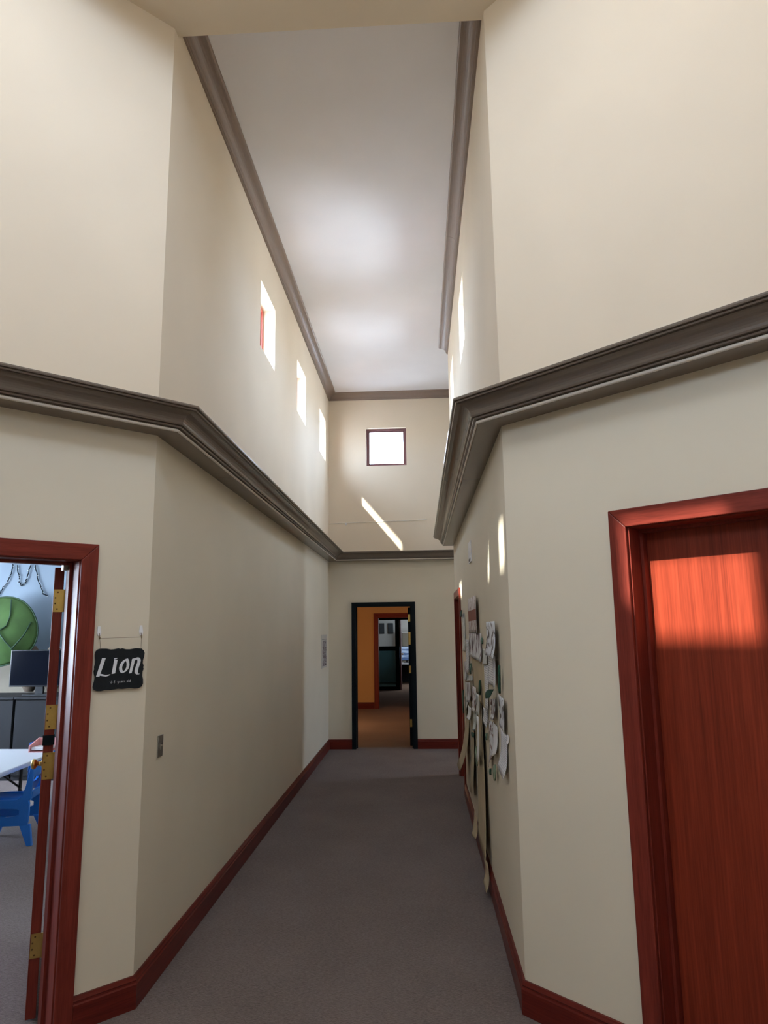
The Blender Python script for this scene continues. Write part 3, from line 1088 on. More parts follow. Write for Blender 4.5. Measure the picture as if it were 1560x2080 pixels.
# television
t = thing('television', 'black flat television standing on the charcoal cabinet', 'television', (-4.87, 8.76, 0.985))
b = MB()
b.box(-5.24, -4.46, 8.735, 8.775, 1.09, 1.55)
b.build('housing', M['black_plastic'], t, bevel=0.006)
b = MB()
b.box(-5.225, -4.475, 8.730, 8.736, 1.108, 1.537)
b.build('screen', M['screen'], t)
b = MB()
b.box(-4.90, -4.80, 8.75, 8.79, 1.0, 1.15)
b.box(-5.02, -4.68, 8.66, 8.86, 0.985, 1.003)
b.build('stand', M['black_plastic'], t)

# cushions behind it
for x, z, lab in ((-5.12, 1.30, 'tan rounded cushion left, peeking over the top of the television'), (-4.82, 1.30, 'tan rounded cushion right, peeking over the top of the television')):
    b = MB()
    b.ellipsoid((x, 9.0, z), 0.14, 0.10, 0.315)
    tag(b.build('cushion', M['cushion']), lab, 'cushion')

# big green leaf canopy
t = thing('leaf_canopy', 'big green cloth leaf canopy on the blue classroom wall', 'canopy', (-5.45, 9.0, 1.35))
LCx, LCz, LRx, LRz = -5.46, 1.80, 0.47, 0.44


def leafpt(a, r):
    k_ = 1.0 + 0.14 * max(0, math.cos(a - 1.25 * PI)) ** 3
    x = LCx + LRx * r * k_ * math.cos(a)
    z = LCz + LRz * r * k_ * math.sin(a)
    y = 8.72 + 0.16 * r * r - 0.02 * math.sin(3 * a) * r
    return V(x, y, z)


b = MB()
rows = [[leafpt(2 * PI * j / 36, r) for j in range(36)] for r in (0.02, 0.25, 0.5, 0.75, 0.92, 1.0)]
b.grid(rows, 0, True, True)
b.quad(rows[0])
ob = b.build('leaf_cloth', M['leaf_cloth'], t)
so = ob.modifiers.new('thick', 'SOLIDIFY')
so.thickness = 0.008
b = MB()
b.tube([leafpt(2 * PI * j / 36, 1.0) for j in range(37)], 0.009, 6)
b.build('rim', M['leaf_vein'], t)
for vein in ([(-5.357, 2.20), (-5.30, 1.99), (-5.32, 1.86), (-5.40, 1.80), (-5.50, 1.82)], [(-5.42, 1.79), (-5.33, 1.66), (-5.24, 1.54), (-5.20, 1.48)], [(-5.06, 1.90), (-5.12, 1.74), (-5.21, 1.62), (-5.27, 1.56)]):
    b = MB()
    pts = []
    for x, z in vein:
        ex, ez = (x - LCx) / LRx, (z - LCz) / LRz
        r = math.hypot(ex, ez)
        pts.append((x, 8.72 + 0.16 * r * r - 0.018, z))
    b.tube(pts, 0.010, 6)
    b.build('vein', M['leaf_vein'], t)
b = MB()
b.tube([(-5.9, 9.19, 1.25), (-5.85, 8.95, 1.28), (-5.72, 8.90, 1.45)], 0.015, 8)
b.build('stem', M['leaf_vein'], t)

# fairy light wire
t = thing('fairy_lights', 'thin dark fairy light wire draped high on the blue classroom wall', 'string lights', (-5.4, 9.17, 2.2))
segs = [[(-5.576, 2.704), (-5.581, 2.589), (-5.628, 2.495), (-5.638, 2.442), (-5.695, 2.383), (-5.748, 2.27)],
        [(-5.519, 2.689), (-5.478, 2.52), (-5.473, 2.453), (-5.427, 2.398), (-5.389, 2.445), (-5.36, 2.518), (-5.325, 2.686)],
        [(-5.269, 2.685), (-5.222, 2.516), (-5.15, 2.38), (-5.115, 2.28), (-5.052, 2.259)]]
b, bb = MB(), MB()
nb = []
for sg in segs:
    pts = []
    for (x0, z0), (x1, z1) in zip(sg[:-1], sg[1:]):
        for q in range(5):
            f = q / 5
            pts.append((x0 + (x1 - x0) * f + random.uniform(-.008, .008), 9.185 + random.uniform(-.008, .004), z0 + (z1 - z0) * f))
    pts.append((sg[-1][0], 9.185, sg[-1][1]))
    b.tube(pts, 0.007, 5)
    nb += [p for q, p in enumerate(pts) if q % 3 == 1]
b.build('wire', M['wire'], t)
for p in nb:
    m_ = MB()
    m_.ellipsoid((p[0] + random.uniform(-.02, .02), p[1] - 0.008, p[2] - .012), 0.005, 0.005, 0.007, 6)
    m_.build('bulb', M['bulb'], t)

# children's table
t = thing('childrens_table', 'white folding table with dark legs in the classroom', 'table', (-4.25, 6.1, 0))
b = MB()
top = [(-5.0, 5.1), (-3.46, 5.1), (-3.50, 5.45), (-3.60, 6.85), (-3.72, 7.06), (-5.0, 7.08)]
b.extrude([(x, y, 0.565) for x, y in top], (0, 0, 0.04))
b.build('table_top', M['table_top'], t, bevel=0.012)
for x, y in ((-3.75, 5.4), (-3.86, 6.75), (-4.8, 5.4), (-4.8, 6.75)):
    b = MB()
    b.tube([(x, y, 0.0), (x, y, 0.565)], 0.016, 10)
    b.build('leg', M['table_metal'], t)
for p_, q_ in (((-3.75, 5.4, 0.30), (-3.95, 5.75, 0.56)), ((-3.86, 6.75, 0.30), (-3.95, 6.40, 0.56))):
    b = MB()
    b.tube([p_, q_], 0.010, 8)
    b.build('brace', M['table_metal'], t)

# pink letter tray on the table
t = thing('letter_tray', 'small pink open tray holding white paper on the white table', 'tray', (-3.80, 6.93, 0.605))
b = MB()
b.box(-3.86, -3.66, 6.85, 7.03, 0.605, 0.612)
b.box(-3.86, -3.85, 6.85, 7.03, 0.612, 0.66)
b.box(-3.86, -3.66, 7.02, 7.03, 0.612, 0.72)
b.hexa([(-3.86, 6.855, 0.66), (-3.85, 6.855, 0.66), (-3.85, 7.03, 0.66), (-3.86, 7.03, 0.66), (-3.86, 6.855, 0.668), (-3.85, 6.855, 0.668), (-3.85, 7.03, 0.72), (-3.86, 7.03, 0.72)])
b.build('tray_body', M['pink'], t)
b = MB()
b.box(-3.84, -3.68, 6.87, 7.01, 0.625, 0.65)
b.build('paper_stack', M['white_paper'], t)


# children's chairs: one shell with side panels, seat, slotted back, four legs
def chair(loc, rot, label):
    t = thing('childrens_chair', label, 'chair', loc, None, rot)
    # local frame: faces -x ; build with local coords
    ox, oy = loc[0], loc[1]
    Rz = Matrix.Rotation(rot, 3, 'Z')

    def L(x, y, z):
        p = Rz @ V(x, y, 0)
        return (ox + p.x, oy + p.y, z)
    W2 = 0.18
    for s in (-1, 1):
        b = MB()
        y0, y1 = s * W2, s * (W2 - 0.028)
        # side rail with an oval opening: built as rings around the hole
        outer_, inner_ = [], []
        n = 24
        for k_ in range(n):
            a = 2 * PI * k_ / n
            ex = max(-1, min(1, 1.35 * math.cos(a)))
            ez = max(-1, min(1, 1.35 * math.sin(a)))
            outer_.append((-0.01 + 0.19 * ex, 0.265 + 0.105 * ez))
            inner_.append((-0.03 + 0.13 * max(-1, min(1, 1.2 * math.cos(a))), 0.265 + 0.035 * math.sin(a)))
        ro = [[L(x, y, z) for x, z in outer_] for y in (y0, y1)]
        ri = [[L(x, y, z) for x, z in inner_] for y in (y0, y1)]
        b.grid([ri[0], ro[0], ro[1], ri[1], ri[0]], 0, False, True)
        b.build('side_rail', M['chair'], t, bevel=0.004)
    b = MB()
    prof = [(-0.20, 0.350), (-0.19, 0.368), (-0.10, 0.362), (0.0, 0.356), (0.10, 0.358), (0.155, 0.370)]
    rows = [[L(x, y, z) for x, z in prof] for y in (-0.175, 0, 0.175)]
    b.grid(rows)
    rows2 = [[L(x, y, z - 0.022) for x, z in prof] for y in (-0.175, 0, 0.175)]
    b.grid(rows2)
    for r, q in ((rows[0], rows2[0]), (rows[-1], rows2[-1]), ([r[0] for r in rows], [r[0] for r in rows2]), ([r[-1] for r in rows], [r[-1] for r in rows2])):
        b.grid([r, q], 0, False)
    b.build('seat', M['chair'], t)
    # blade-like back posts sweeping up from the seat, then the slotted panel
    b = MB()
    for s in (-1, 1):
        pf = [(0.07, 0.365), (0.115, 0.40), (0.138, 0.47), (0.158, 0.57), (0.168, 0.645), (0.192, 0.645), (0.197, 0.55), (0.19, 0.45), (0.185, 0.36)]
        b.extrude([L(x, s * 0.18, z) for x, z in pf], Rz @ V(0, -s * 0.03, 0))
    for z0, z1 in ((0.535, 0.645), (0.375, 0.43)):
        b.hexa([L(0.145, -0.15, z0), L(0.185, -0.15, z0), L(0.185, 0.15, z0), L(0.145, 0.15, z0), L(0.168, -0.15, z1), L(0.192, -0.15, z1), L(0.192, 0.15, z1), L(0.168, 0.15, z1)])
    b.build('backrest', M['chair'], t, bevel=0.006)
    for sx, sy in ((-1, -1), (-1, 1), (1, -1), (1, 1)):
        b = MB()
        xt, xb = (-0.165, -0.205) if sx < 0 else (0.150, 0.205)
        yt, yb = sy * 0.160, sy * 0.180
        b.hexa([L(xb - .022, yb - .018, 0), L(xb + .022, yb - .018, 0), L(xb + .022, yb + .018, 0), L(xb - .022, yb + .018, 0),
                L(xt - .045, yt - .018, 0.17), L(xt + .045, yt - .018, 0.17), L(xt + .045, yt + .018, 0.17), L(xt - .045, yt + .018, 0.17)])
        b.build('leg', M['chair'], t, bevel=0.006)


chair((-3.54, 6.13, 0), math.radians(10), 'blue plastic childrens chair, the nearer one beside the white table')
chair((-3.92, 7.42, 0), math.radians(-75), 'blue plastic childrens chair, the farther one beyond the white table')

# ------------------------------------------------------------------ chalkboard sign by the classroom door
FS = lambda s, d_, z: FL(s, d_, z)
t = thing('chalkboard_sign', 'black scalloped hanging sign lettered Lion, beside the open door', 'sign', FL(0.145, 0.012, 1.47))
board = [[0.2411, 1.6748], [0.2143, 1.674], [0.1924, 1.6692], [0.175, 1.6702], [0.1555, 1.6739], [0.1454, 1.6711], [0.1356, 1.6734], [0.1175, 1.6685], [0.095, 1.6679], [0.0658, 1.6721], [0.0382, 1.67], [0.0262, 1.6604], [0.0205, 1.647], [0.022, 1.6294], [0.0274, 1.612], [0.0283, 1.5967], [0.0226, 1.5832], [0.025, 1.5768], [0.0223, 1.5679], [0.027, 1.555], [0.0276, 1.5332], [0.0228, 1.5155], [0.0219, 1.4958], [0.0292, 1.4811], [0.0471, 1.4735], [0.0674, 1.4738], [0.0901, 1.4785], [0.1078, 1.4764], [0.1276, 1.4756], [0.1475, 1.4779], [0.1648, 1.4759], [0.1885, 1.4743], [0.2121, 1.4758], [0.2309, 1.4719], [0.25, 1.4732], [0.2639, 1.4793], [0.2694, 1.4921], [0.2681, 1.5065], [0.2633, 1.5249], [0.2625, 1.5394], [0.2671, 1.5543], [0.2695, 1.5669], [0.2663, 1.5772], [0.2679, 1.5877], [0.2651, 1.6002], [0.2639, 1.6169], [0.267, 1.6338], [0.2687, 1.6486], [0.2648, 1.6632], [0.2548, 1.6718]]
BD0, BD1 = 0.008, 0.014
nv = (R2 * (BD1 - BD0), -R2 * (BD1 - BD0), 0)
b = MB()
b.extrude([FL(s, BD0, z) for s, z in board], nv)
b.build('board', M['chalk'], t)


def letter(polys, hole=None):
    b = MB()
    for pl in polys:
        b.extrude([FL(s, BD1 + 0.0002, z) for s, z in pl], (R2 * 0.0008, -R2 * 0.0008, 0))
    if hole:
        o_, i_ = hole
        n = 48

        def resample(pl):
            L = [0]
            for k_ in range(len(pl)):
                q = pl[(k_ + 1) % len(pl)]
                L.append(L[-1] + math.hypot(q[0] - pl[k_][0], q[1] - pl[k_][1]))
            cx = sum(p[0] for p in pl) / len(pl)
            cz = sum(p[1] for p in pl) / len(pl)
            res = []
            for a in range(n):
                th = 2 * PI * a / n
                dx, dz = math.cos(th), math.sin(th)
                best = None
                for k_ in range(len(pl)):
                    p, q = pl[k_], pl[(k_ + 1) % len(pl)]
                    ex, ez = q[0] - p[0], q[1] - p[1]
                    den = dx * ez - dz * ex
                    if abs(den) < 1e-12:
                        continue
                    tt = ((p[0] - cx) * ez - (p[1] - cz) * ex) / den
                    uu = ((p[0] - cx) * dz - (p[1] - cz) * dx) / den
                    if tt > 0 and -1e-6 <= uu <= 1 + 1e-6 and (best is None or tt > best):
                        best = tt
                res.append((cx + dx * best, cz + dz * best))
            return res
        ro, ri = resample(o_), resample(i_)
        A_ = [FL(s, BD1 + 0.001, z) for s, z in ro]
        B_ = [FL(s, BD1 + 0.001, z) for s, z in ri]
        b.grid([A_, B_], 0, False, True)
    b.build('letter', M['chalk_white'], t)


letter([[[0.2343, 1.6288], [0.2162, 1.6294], [0.2422, 1.5415], [0.2584, 1.5413]], [[0.2428, 1.552], [0.2333, 1.5536], [0.2117, 1.5468], [0.1897, 1.5503], [0.1965, 1.5439], [0.2113, 1.5398], [0.2264, 1.5427], [0.2435, 1.5468]]])
letter([[[0.1765, 1.6231], [0.1727, 1.6266], [0.1586, 1.6273], [0.1616, 1.6225], [0.1746, 1.6198]], [[0.1744, 1.6172], [0.1581, 1.6181], [0.1667, 1.5533], [0.1835, 1.551]]])
letter([], ([[0.1052, 1.6236], [0.0993, 1.6083], [0.0968, 1.5908], [0.1004, 1.5737], [0.112, 1.5602], [0.1272, 1.5528], [0.1383, 1.554], [0.1465, 1.5641], [0.149, 1.5781], [0.1448, 1.595], [0.1345, 1.6097], [0.1195, 1.6199]],
            [[0.1158, 1.6121], [0.1113, 1.5979], [0.112, 1.5807], [0.119, 1.5659], [0.1265, 1.5609], [0.132, 1.5687], [0.1335, 1.5817], [0.1293, 1.5944], [0.1232, 1.6049]]))
letter([[[0.0847, 1.6196], [0.0702, 1.6235], [0.0678, 1.6212], [0.0836, 1.5513], [0.097, 1.5494]],
        [[0.0702, 1.6235], [0.0545, 1.6273], [0.044, 1.6225], [0.0396, 1.6125], [0.0416, 1.5972], [0.0496, 1.5735], [0.0522, 1.5562], [0.0494, 1.5463], [0.0414, 1.5448], [0.0469, 1.5418], [0.0595, 1.5425], [0.0685, 1.5505], [0.0695, 1.5614], [0.0647, 1.5807], [0.0567, 1.6022], [0.0573, 1.6153], [0.0653, 1.6156], [0.074, 1.6072]]])
# small chalk line: 4-6 years old   (u to the right in millimetres from the line start, v up)
glyph = {
    '4': [[(0, 6), (1, 2.5), (4, 3)], [(4.2, 6.5), (3, -1.5)]],
    '-': [[(0, 3), (2.5, 3.2)]],
    '6': [[(3, 6.5), (0.6, 3), (0.8, 0.4), (2.6, 0.3), (3.2, 2), (1.2, 3)]],
    'y': [[(0, 4), (0.8, 1), (2.8, 1.2)], [(3.6, 4.2), (2, -2.5), (0.2, -3.5)]],
    'e': [[(0.3, 1.8), (2.6, 2.4), (2, 3.8), (0.6, 3.2), (0.4, 0.8), (2.6, 0.6)]],
    'a': [[(2.6, 3.6), (0.6, 3.2), (0.4, 0.8), (2.2, 0.8), (2.8, 3.4), (3, 0.4)]],
    'r': [[(0.3, 3.6), (0.6, 0.4)], [(0.5, 2.4), (1.6, 3.8), (2.4, 3.6)]],
    's': [[(2.2, 3.6), (0.6, 3), (2, 1.6), (0.3, 0.5)]],
    'o': [[(1.4, 3.6), (0.3, 2.2), (0.8, 0.5), (2.2, 0.7), (2.6, 2.6), (1.4, 3.6)]],
    'l': [[(1.4, 7), (0.5, 0.4)]],
    'd': [[(2.4, 3.4), (0.5, 2.6), (0.5, 0.6), (2.2, 0.8)], [(3.4, 7), (2.6, 0.4)]],
}
adv = {'4': 5.5, '-': 4.0, '6': 5, 'y': 5, 'e': 3.9, 'a': 4.2, 'r': 3.2, 's': 3.6, 'o': 3.9, 'l': 2.7, 'd': 4, ' ': 4.5}
# the line runs from s=0.190 to s=0.087, baseline climbing slightly
txt = '4-6 years old'
tot = sum(adv[c_] for c_ in txt)
k_mm = 0.104 / tot
b = MB()
u = 0.0
for c_ in txt:
    for st in glyph.get(c_, []):
        pts = []
        for gx, gz in st:
            uu = (u + gx) * k_mm
            pts.append(FL(0.190 - uu, BD1 + 0.0009, 1.5055 + 0.02 * uu + gz * 0.0017))
        b.tube(pts, 0.00085, 5)
    u += adv[c_]
b.build('handwriting', M['chalk_white'], t)
b = MB()
for c0, c1 in (((0.2442, 1.6715), (0.2513, 1.7243)), ((0.2513, 1.7243), (0.0409, 1.7271)), ((0.0409, 1.7271), (0.0427, 1.6675))):
    b.tube([FL(c0[0], 0.016, c0[1]), FL((c0[0] + c1[0]) / 2, 0.0165, (c0[1] + c1[1]) / 2 - 0.0004), FL(c1[0], 0.016, c1[1])], 0.0011, 6)
b.build('hanging_cord', M['cord'], t)

for pts, cs, lab in (([[0.2598, 1.782], [0.2449, 1.7819], [0.2416, 1.7498], [0.2456, 1.7359], [0.2562, 1.7361], [0.2617, 1.75]], 0.2513, 'white plastic wall hook holding the left end of the sign cord'),
                     ([[0.0483, 1.7861], [0.0356, 1.786], [0.0301, 1.7536], [0.0332, 1.7348], [0.0447, 1.735], [0.0509, 1.7539]], 0.0409, 'white plastic wall hook holding the right end of the sign cord')):
    t = thing('wall_hook', lab, 'hook', FL(cs, 0.001, 1.735))
    b = MB()
    b.extrude([FL(s, 0.001, z) for s, z in pts], (R2 * 0.006, -R2 * 0.006, 0))
    b.build('back_plate', M['white_plastic'], t, bevel=0.0015)
    zc = 1.7255
    b = MB()
    hp = [FL(cs, 0.006, zc + 0.024), FL(cs, 0.011, zc + 0.012), FL(cs, 0.012, zc + 0.001)] + [FL(cs + 0.0, 0.016 + 0.004 * math.cos(a), zc - 0.001 - 0.004 * math.sin(a)) for a in (PI * 0.9, PI * 0.5, PI * 0.1)] + [FL(cs, 0.021, zc + 0.004)]
    b.tube(hp, 0.0015, 6)
    b.build('wire_hook', M['screw'], t)

# light switch
t = thing('light_switch', 'steel light switch plate on the left corridor wall', 'light switch', FCL(3.757, 0.001, 1.097))
b = MB()
b.fbox(FCL, 3.721, 3.793, 0.001, 0.006, 1.097, 1.209)
b.build('plate', M['steel'], t, bevel=0.002)
b = MB()
b.fbox(FCL, 3.749, 3.765, 0.006, 0.009, 1.135, 1.171)
b.fbox(FCL, 3.752, 3.762, 0.009, 0.016, 1.152, 1.160)
b.build('toggle', M['steel'], t)

# small sign high on the right wall
t = thing('door_sign', 'small white sign plate high on the right corridor wall', 'sign', FCR(5.98, 0.001, 2.31))
b = MB()
b.fbox(FCR, 5.86, 6.10, 0.001, 0.012, 2.31, 2.49)
b.build('plate', M['white_plastic'], t, bevel=0.002)
b = MB()
b.fbox(FCR, 5.88, 6.08, 0.012, 0.0126, 2.32, 2.345)
b.fbox(FCR, 5.88, 5.90, 0.012, 0.0126, 2.36, 2.43)
b.build('print', M['table_metal'], t)

# thread and clip on the end wall
t = thing('wall_thread', 'thin white thread strung across the end wall below the window', 'thread', FE(-0.6, 0.003, 3.40))
b = MB()
b.tube([FE(XL + 0.005, 0.006, 3.395), FE(-1.13, 0.006, 3.402), FE(-0.80, 0.006, 3.412), FE(-0.14, 0.006, 3.422), FE(0.14, 0.006, 3.432)], 0.0035, 6)
b.build('strand', M['thread'], t)
b = MB()
b.fbox(FE, -1.14, -1.115, 0.001, 0.012, 3.37, 3.405)
b.build('clip', M['white_plastic'], t)

# poster at the far end of the left wall
b = MB()
b.fbox(FCL, 9.82, 10.38, 0.001, 0.004, 1.215, 1.685)
t = b.build('wall_poster', M['poster_paper'])
tag(t, 'purple brown printed poster at the far end of the left wall', 'poster')
b = MB()
b.fbox(FCL, 9.95, 10.34, 0.004, 0.0045, 1.24, 1.60)
b.build('print', M['p_poster'], t)
b = MB()
b.fbox(FCL, 9.90, 10.36, 0.004, 0.0046, 1.612, 1.618)
b.build('rule', M['table_metal'], t)


# ------------------------------------------------------------------ papers on the right wall
def sheet(name, q, mat, label, cat, off=0.004, curl=0.0, bulge=0.006, group=None, lift_r=0.0, nu=8, nv=8, parts=()):
    """q = far-top, near-top, near-bottom, far-bottom as (y, z) on the right wall"""
    b = MB()

    def pt(u_, v_, d_=0.0):
        (y0, z0), (y1, z1), (y2, z2), (y3, z3) = q
        y = (y0 * (1 - u_) + y1 * u_) * (1 - v_) + (y3 * (1 - u_) + y2 * u_) * v_
        z = (z0 * (1 - u_) + z1 * u_) * (1 - v_) + (z3 * (1 - u_) + z2 * u_) * v_
        o_ = off + d_ + bulge * math.sin(PI * u_) * (0.5 + 0.5 * math.sin(3 * v_ + 5 * y0)) + curl * v_ ** 4 + lift_r * u_ ** 2
        return FCR(y, o_, z)
    rows = [[pt(i / nu, j / nv) for i in range(nu + 1)] for j in range(nv + 1)]
    rows2 = [[pt(i / nu, j / nv, -0.0012) for i in range(nu + 1)] for j in range(nv + 1)]
    b.grid(rows)
    b.grid(rows2)
    for a_, c_ in ((rows[0], rows2[0]), (rows[-1], rows2[-1]), ([r[0] for r in rows], [r[0] for r in rows2]), ([r[-1] for r in rows], [r[-1] for r in rows2])):
        b.grid([a_, c_], 0, False)
    o = b.build(name, mat)
    tag(o, label, cat, group)
    for pn, u0, u1, v0, v1, pm in parts:
        b = MB()
        b.grid([[pt(u0 + (u1 - u0) * i / 6, v0 + (v1 - v0) * j / 6, 0.0006) for i in range(7)] for j in range(7)])
        b.build(pn, pm, o)
    return o


# kraft paper tree trunk strips first (they lie under the drawings)
sheet('kraft_strip', [(6.30, 1.52), (5.10, 1.49), (5.14, 1.16), (6.05, 1.16)], M['kraft'], 'broad brown kraft paper patch behind the drawings at mid height', 'paper', 0.002, 0, 0.002)
sheet('kraft_strip', [(7.25, 1.30), (6.68, 1.30), (6.85, 0.42), (7.40, 0.38)], M['kraft'], 'brown kraft paper strip next to the far red door, bottom flared out from the wall', 'paper', 0.004, 0.10, 0.004, nv=14)
sheet('kraft_strip', [(6.58, 1.16), (6.07, 1.16), (6.12, 0.36), (6.62, 0.30)], M['kraft'], 'middle brown kraft paper strip hanging below the drawings', 'paper', 0.006, 0.03, 0.008, lift_r=0.012, nv=14)
sheet('kraft_strip', [(5.95, 1.18), (5.17, 1.20), (5.00, 0.20), (5.80, 0.15)], M['kraft'], 'long brown kraft paper strip nearest the camera, curling at the baseboard', 'paper', 0.010, 0.022, 0.008, lift_r=0.014, nv=16)
sheet('kraft_scrap', [(5.38, 0.145), (5.02, 0.185), (4.86, 0.05), (5.08, 0.05)], M['kraft'], 'torn curled kraft scrap at the foot of the longest strip', 'paper', 0.030, 0.03, 0.010)
sheet('kraft_scrap', [(6.15, 0.28), (5.86, 0.24), (5.84, 0.10), (6.06, 0.11)], M['kraft'], 'crumpled kraft scrap low by the baseboard between the strips', 'paper', 0.03, 0.02, 0.022)

P = sheet('drawing', [(6.428, 2.012), (5.311, 1.997), (5.317, 1.716), (6.408, 1.706)], M['p_lace'], 'topmost drawing with a wide rust brown band across its middle', 'drawing', 0.008, 0, 0.006, lift_r=0.018,
          parts=(('brown_band', 0.0, 1.0, 0.36, 0.66, M['p_band']),))
sheet('drawing', [(6.464, 1.704), (5.172, 1.711), (5.153, 1.506), (6.394, 1.509)], M['p_purple'], 'white sheet with purple brown streaks right below the rust banded drawing', 'drawing', 0.006, 0.012, 0.006)
sheet('drawing', [(4.718, 1.79), (4.032, 1.788), (4.014, 1.578), (4.70, 1.582)], M['p_dark'], 'nearest high white sheet with dark brown figures, bottom corner curling', 'drawing', 0.010, 0.020, 0.010, lift_r=0.016)
sheet('paper_note', [(4.70, 1.580), (4.376, 1.586), (4.366, 1.404), (4.703, 1.386)], M['p_text'], 'left of two white printed pages under the dark figure drawing', 'paper', 0.006, 0.008, 0.006)
sheet('paper_note', [(4.358, 1.584), (4.07, 1.589), (4.085, 1.403), (4.309, 1.404)], M['p_text2'], 'right of two white printed pages under the dark figure drawing', 'paper', 0.012, 0.010, 0.006, lift_r=0.015)
sheet('drawing', [(5.08, 1.602), (4.74, 1.611), (4.74, 1.510), (5.058, 1.492)], M['p_pale'], 'small pale pencil sheet left of the two printed pages', 'drawing', 0.008, 0.008, 0.006)
sheet('paper_note', [(5.024, 1.490), (4.741, 1.505), (4.768, 1.218), (4.953, 1.198)], M['p_text'], 'tall narrow printed strip left of the two printed pages', 'paper', 0.007, 0.01, 0.006)
sheet('drawing', [(7.39, 1.904), (7.015, 1.896), (6.94, 1.529), (7.347, 1.517)], M['p_pale'], 'tall pale green tinted sheet right beside the far red door', 'drawing', 0.006, 0.01, 0.006)
sheet('paper_note', [(6.908, 1.644), (6.468, 1.644), (6.493, 1.344), (6.92, 1.329)], M['p_text'], 'white text strip just below left of the purple streaked sheet', 'paper', 0.010, 0.01, 0.008)
sheet('paper_note', [(6.90, 1.304), (6.162, 1.340), (6.164, 1.299), (6.90, 1.245)], M['p_pale'], 'short wide pale label under the white text strip', 'paper', 0.008, 0.006, 0.004)
sheet('drawing', [(7.25, 1.415), (6.952, 1.43), (6.918, 1.249), (7.25, 1.224)], M['p_purple'], 'narrow grey streaked sheet beside the red door at handle height', 'drawing', 0.007, 0.01, 0.006)
sheet('drawing', [(7.22, 1.215), (6.834, 1.240), (6.726, 1.04), (7.12, 0.86)], M['p_pale'], 'lowest pale sheet beside the red door, pointed at the bottom', 'drawing', 0.012, 0.012, 0.006)
sheet('drawing', [(6.616, 1.255), (6.09, 1.290), (6.024, 1.135), (6.541, 1.082)], M['p_purple'], 'white sheet with mauve streaks over the top of the middle kraft strip', 'drawing', 0.030, 0.012, 0.006, lift_r=0.008)
sheet('drawing', [(5.917, 1.276), (5.535, 1.294), (5.618, 1.098), (6.0, 1.074)], M['p_brown'], 'white sheet with brown blots over the top of the longest kraft strip', 'drawing', 0.030, 0.010, 0.006)
sheet('drawing', [(5.431, 1.271), (5.175, 1.272), (5.150, 1.132), (5.404, 1.123)], M['p_pale'], 'small pale sheet right of the brown blotted sheet', 'drawing', 0.038, 0.010, 0.006)
sheet('drawing', [(4.644, 1.294), (4.24, 1.335), (4.261, 1.209), (4.593, 1.177)], M['p_brown'], 'white sheet with a brown egg shape below the folded dark leaf', 'drawing', 0.008, 0.010, 0.006, lift_r=0.012)
sheet('drawing', [(4.14, 1.372), (3.78, 1.38), (3.781, 1.200), (4.121, 1.196)], M['p_dark'], 'nearest white sheet to the corner with slanted dark marks', 'drawing', 0.008, 0.004, 0.006, lift_r=0.014)
sheet('paper_note', [(3.801, 1.196), (3.755, 1.196), (3.740, 1.155), (3.810, 1.150)], M['white_paper'], 'tiny blank white slip at the right edge of the slanted mark sheet', 'paper', 0.006, 0.008, 0.002)
sheet('paper_note', [(4.098, 1.192), (3.805, 1.192), (3.824, 0.965), (4.098, 0.985)], M['p_text2'], 'lowest printed page nearest the corner, bottom edge curling up', 'paper', 0.008, 0.028, 0.006)
sheet('drawing', [(4.798, 1.141), (4.54, 1.165), (4.571, 0.936), (4.784, 0.844)], M['p_brown'], 'long white sheet with brown drop, pointed low end', 'drawing', 0.008, 0.014, 0.006)
sheet('paper_note', [(4.501, 1.172), (4.249, 1.172), (4.279, 1.012), (4.526, 0.949)], M['white_paper'], 'blank white strip right of the sheet with the brown drop', 'paper', 0.010, 0.016, 0.006)
sheet('paper_note', [(5.297, 1.120), (5.109, 1.125), (5.138, 0.812), (5.279, 0.816)], M['white_paper'], 'very long blank white strip on the edge of the longest kraft strip', 'paper', 0.050, 0.014, 0.005)
sheet('paper_note', [(6.495, 1.068), (6.10, 1.078), (6.144, 0.971), (6.498, 0.948)], M['white_paper'], 'small blank white sheet on the middle kraft strip', 'paper', 0.034, 0.020, 0.006)
sheet('drawing', [(6.001, 1.068), (5.611, 1.090), (5.723, 0.945), (5.969, 0.918)], M['p_pale'], 'pale pencil sheet low on the longest kraft strip above a dark leaf', 'drawing', 0.024, 0.014, 0.006)
sheet('drawing', [(5.145, 1.190), (4.85, 1.205), (4.83, 1.089), (5.115, 1.110)], M['p_text'], 'small printed sheet right of the longest kraft strip top', 'drawing', 0.012, 0.014, 0.006)


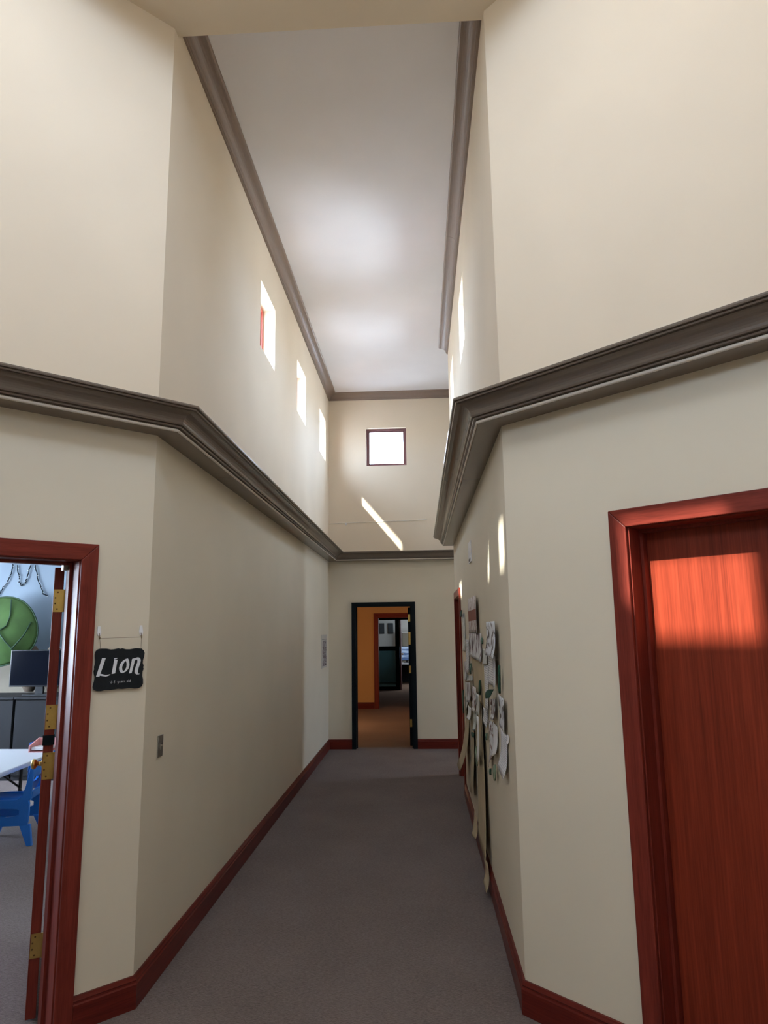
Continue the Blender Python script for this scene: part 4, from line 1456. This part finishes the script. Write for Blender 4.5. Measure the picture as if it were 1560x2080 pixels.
# paper leaves
def paper_leaf(y, z, w, h, tilt, mat, label, off=0.012, fold=0.012):
    b = MB()
    rows = []
    n = 10
    for j in range(n + 1):
        tt = j / n
        hw = w / 2 * math.sin(PI * tt) ** 0.75 + 0.0005
        yy = y + tilt * (tt - 0.5)
        zz = z + h * (0.5 - tt)
        rows.append([FCR(yy + hw, off + fold, zz), FCR(yy, off, zz), FCR(yy - hw, off + fold, zz)])
    b.grid(rows)
    o = b.build('paper_leaf', mat)
    s_ = o.modifiers.new('thick', 'SOLIDIFY')
    s_.thickness = 0.0015
    tag(o, label, 'paper leaf')
    b = MB()
    b.tube([Vector(r[1]) + V(-0.0016, 0, 0) for r in rows], 0.0012, 5)
    b.build('midrib', M['leaf_vein'], o)


paper_leaf(3.95, 1.467, 0.05, 0.155, 0.03, M['leaf_dark'], 'slim dark green paper leaf right of the printed pages')
paper_leaf(4.40, 1.348, 0.30, 0.085, 0.35, M['leaf_dark'], 'wide folded dark green paper leaf below the printed pages', 0.022, 0.02)
paper_leaf(4.40, 0.886, 0.13, 0.105, 0.06, M['leaf_light'], 'lowest teal green paper leaf below the blank white strip')
paper_leaf(4.69, 0.835, 0.04, 0.045, 0.02, M['leaf_dark'], 'tiny dark green paper leaf under the sheet with the brown drop')
paper_leaf(7.22, 1.90, 0.30, 0.07, 0.12, M['leaf_dark'], 'small dark green paper leaf topmost beside the far red door', 0.016)
paper_leaf(7.42, 1.00, 0.20, 0.25, 0.1, M['leaf_dark'], 'dark green paper leaf beside the low part of the red door casing')
paper_leaf(5.45, 0.80, 0.30, 0.16, 0.1, M['leaf_light'], 'pale green paper leaf left of the very long white strip', 0.036)
paper_leaf(4.93, 1.018, 0.11, 0.05, 0.03, M['leaf_teal'], 'small teal paper leaf right of the very long white strip', 0.008)
paper_leaf(5.75, 0.91, 0.26, 0.06, 0.2, M['leaf_dark'], 'dark green paper leaf under the low pale pencil sheet', 0.040)
paper_leaf(5.33, 1.31, 0.10, 0.11, 0.05, M['leaf_dark'], 'dark olive paper leaf on the broad kraft patch, lower one', 0.008)
paper_leaf(6.20, 1.40, 0.16, 0.10, 0.1, M['leaf_teal'], 'teal paper leaf at the left edge of the broad kraft patch', 0.010)
paper_leaf(5.02, 1.66, 0.10, 0.045, 0.0, M['leaf_teal'], 'tiny teal paper leaf right of the purple streaked sheet', 0.006)

for o in bpy.data.objects:
    for k_ in ('_org', '_rot'):
        if k_ in o:
            del o[k_]
